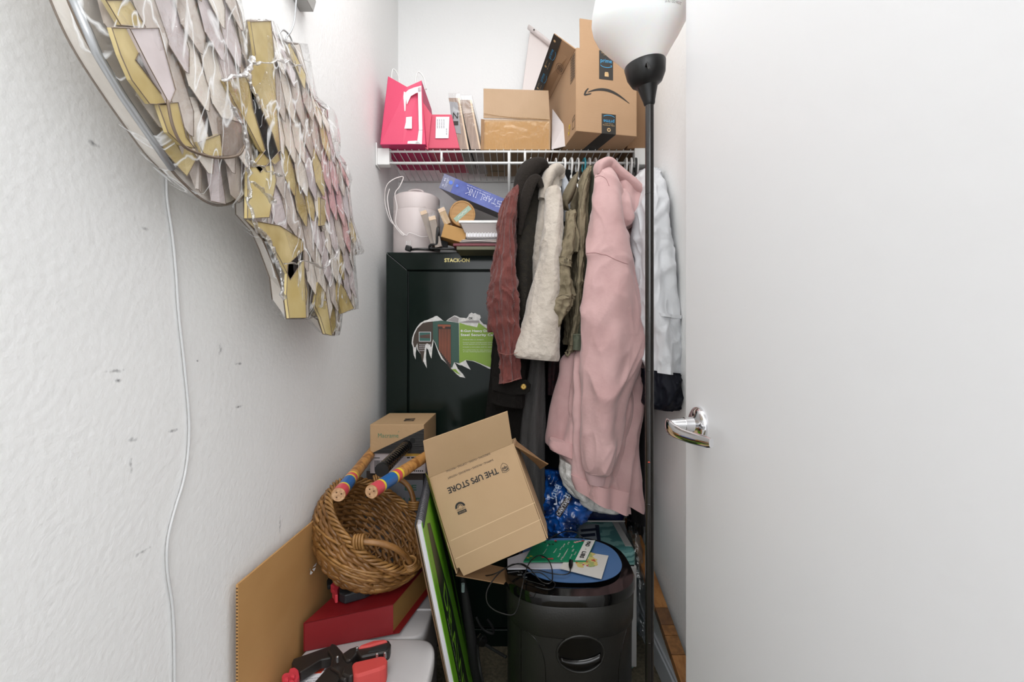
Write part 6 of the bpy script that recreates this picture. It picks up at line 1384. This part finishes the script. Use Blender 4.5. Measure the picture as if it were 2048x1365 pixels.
hd1 = cpart([(712,1302),(718,1294),(770,1280),(778,1281),(782,1288),(780,1298),(772,1304),(722,1314)], .452, .022, M_clk, 'upper_handle')
cpart([(716,1296),(722,1290),(748,1281),(770,1279),(776,1282),(740,1292)], .456, .012, M_coralr, 'red_grip', hd1, .003)
cpart([(736,1305),(742,1297),(772,1289),(776,1294),(772,1300)], .4535, .006, M_blackm, 'grip_slot', hd1, .001)
cpart([(690,1330),(706,1322),(708,1350),(700,1354),(684,1348)], .444, .034, M_clk, 'lower_handle_root')
cpart([(704,1330),(708,1324),(760,1312),(770,1312),(775,1320),(773,1332),(760,1338),(715,1352),(707,1350)], .448, .036, M_coralr, 'lower_red_grip', None, .008)
for px, py in ((714, 1299), (754, 1311), (770, 1309), (675, 1317)):
    c = zp([(px, py)], .452)[0]; MB().lathe([(.003, -.008), (.003, .003), (.0015, .0045)], 16, Matrix.Translation(c)).build('rivet', mat('steel', 'a9a9a9', .25, .9), cl, smooth=30)
pj = cpart([(563,1352),(568,1346),(577,1345),(579,1337),(590,1334),(597,1340),(599,1352),(594,1362),(596,1372),(566,1372)], .436, .030, mat('pink_rubber', 'cf3a48', .55), 'jaw_pad', None, .003)
for x_, y_ in ((572, 1356), (585, 1350), (583, 1362)): cpart([(x_-5, y_+3), (x_-1, y_-4), (x_+6, y_-1), (x_+4, y_+5)], .443, .008, mat('pink_rubber', ''), 'pad_ridge', pj, .002)
mb = MB(); mb.slab(zp([(582, 1385), (618, 1334), (655, 1332), (626, 1385)], .4066), (0, 0, 1), .001); lb = mb.build('warning_tag', M_paper, label='white and red warning tag lying under the clamp on the bin', cat='tag')
mb = MB(); mb.slab(zp([(616, 1342), (620, 1335), (653, 1333), (642, 1347), (610, 1349)], .4070), (0, 0, 1), .0003); mb.build('red_band', mat('red_dot', ''), lb)
a2 = zp([(612, 1356), (640, 1353)], .4073); TW = frame(a2[0], a2[1]-a2[0], V((-(a2[1]-a2[0]).y, (a2[1]-a2[0]).x, 0))); mb = MB()
for i, s_ in enumerate(('as a tool for', 'use with two', 'to clamp only')): text(mb, s_, TW, .012-i*.003, -.006-i*.007, .0035, .028, rot=PI)
text(mb, 'WARNING', TW, .02, .014, .005, .03, rot=PI, e=.001); mb.build('tag_lettering', M_inkb, lb)
cl2 = thing('spring_clamp', 'black clamp with red pad lying on the red box under the basket', 'clamp', tuple(zp([(690, 1170)], .48)[0]))
_cl = cl; 
cpart([(678,1186),(680,1168),(698,1160),(745,1150),(760,1165),(730,1180),(690,1191)], .492, .022, mat('clamp_grey', '23262a', .45), 'clamp_jaw', cl2)
cpart([(652,1150),(672,1138),(700,1142),(706,1158),(684,1164),(668,1168),(655,1172)], .478, .012, M_blackm, 'clamp_body', cl2)
cpart([(661,1170),(668,1162),(673,1157),(677,1163),(683,1167),(679,1172),(675,1180),(676,1190),(670,1191),(667,1183),(664,1180),(668,1175)], .488, .020, mat('pink_rubber', ''), 'jaw_pad', cl2, .002)
# cables and plug on the floor
t = thing('floor_power_cord', 'black power cord with plug trailing on the carpet by the shredder', 'power cord', (-.06, 1.35, 0))
pts = [hit(975, 1400, (0, 0, .01), (0, 0, 1)), P(962, 1350, 1.28), P(955, 1300, 1.33), P(957, 1285, 1.38), P(970, 1290, 1.36), P(990, 1302, 1.33), P(1012, 1315, 1.30)]
MB().tube(smoothpts(pts, 6), .0045, 8).build('cord', M_blackm, t, smooth=True)
pts = [P(952, 1235, 1.42), P(965, 1258, 1.42), P(985, 1268, 1.42), P(985, 1255, 1.45), P(975, 1240, 1.48)]
MB().tube(smoothpts(pts, 6), .004, 8).build('cord', M_blackm, t, smooth=True)
MB().box(P(962, 1282, 1.36), (.03, .024, .026), (.3, .4, .5)).build('plug_body', M_black, t, bevel=.004)
for dz_ in (0, .008): MB().box(P(958, 1271, 1.35)+V((dz_, 0, -dz_)), (.003, .004, .016), (0, .6, 0)).build('prong', M_chrome, t)
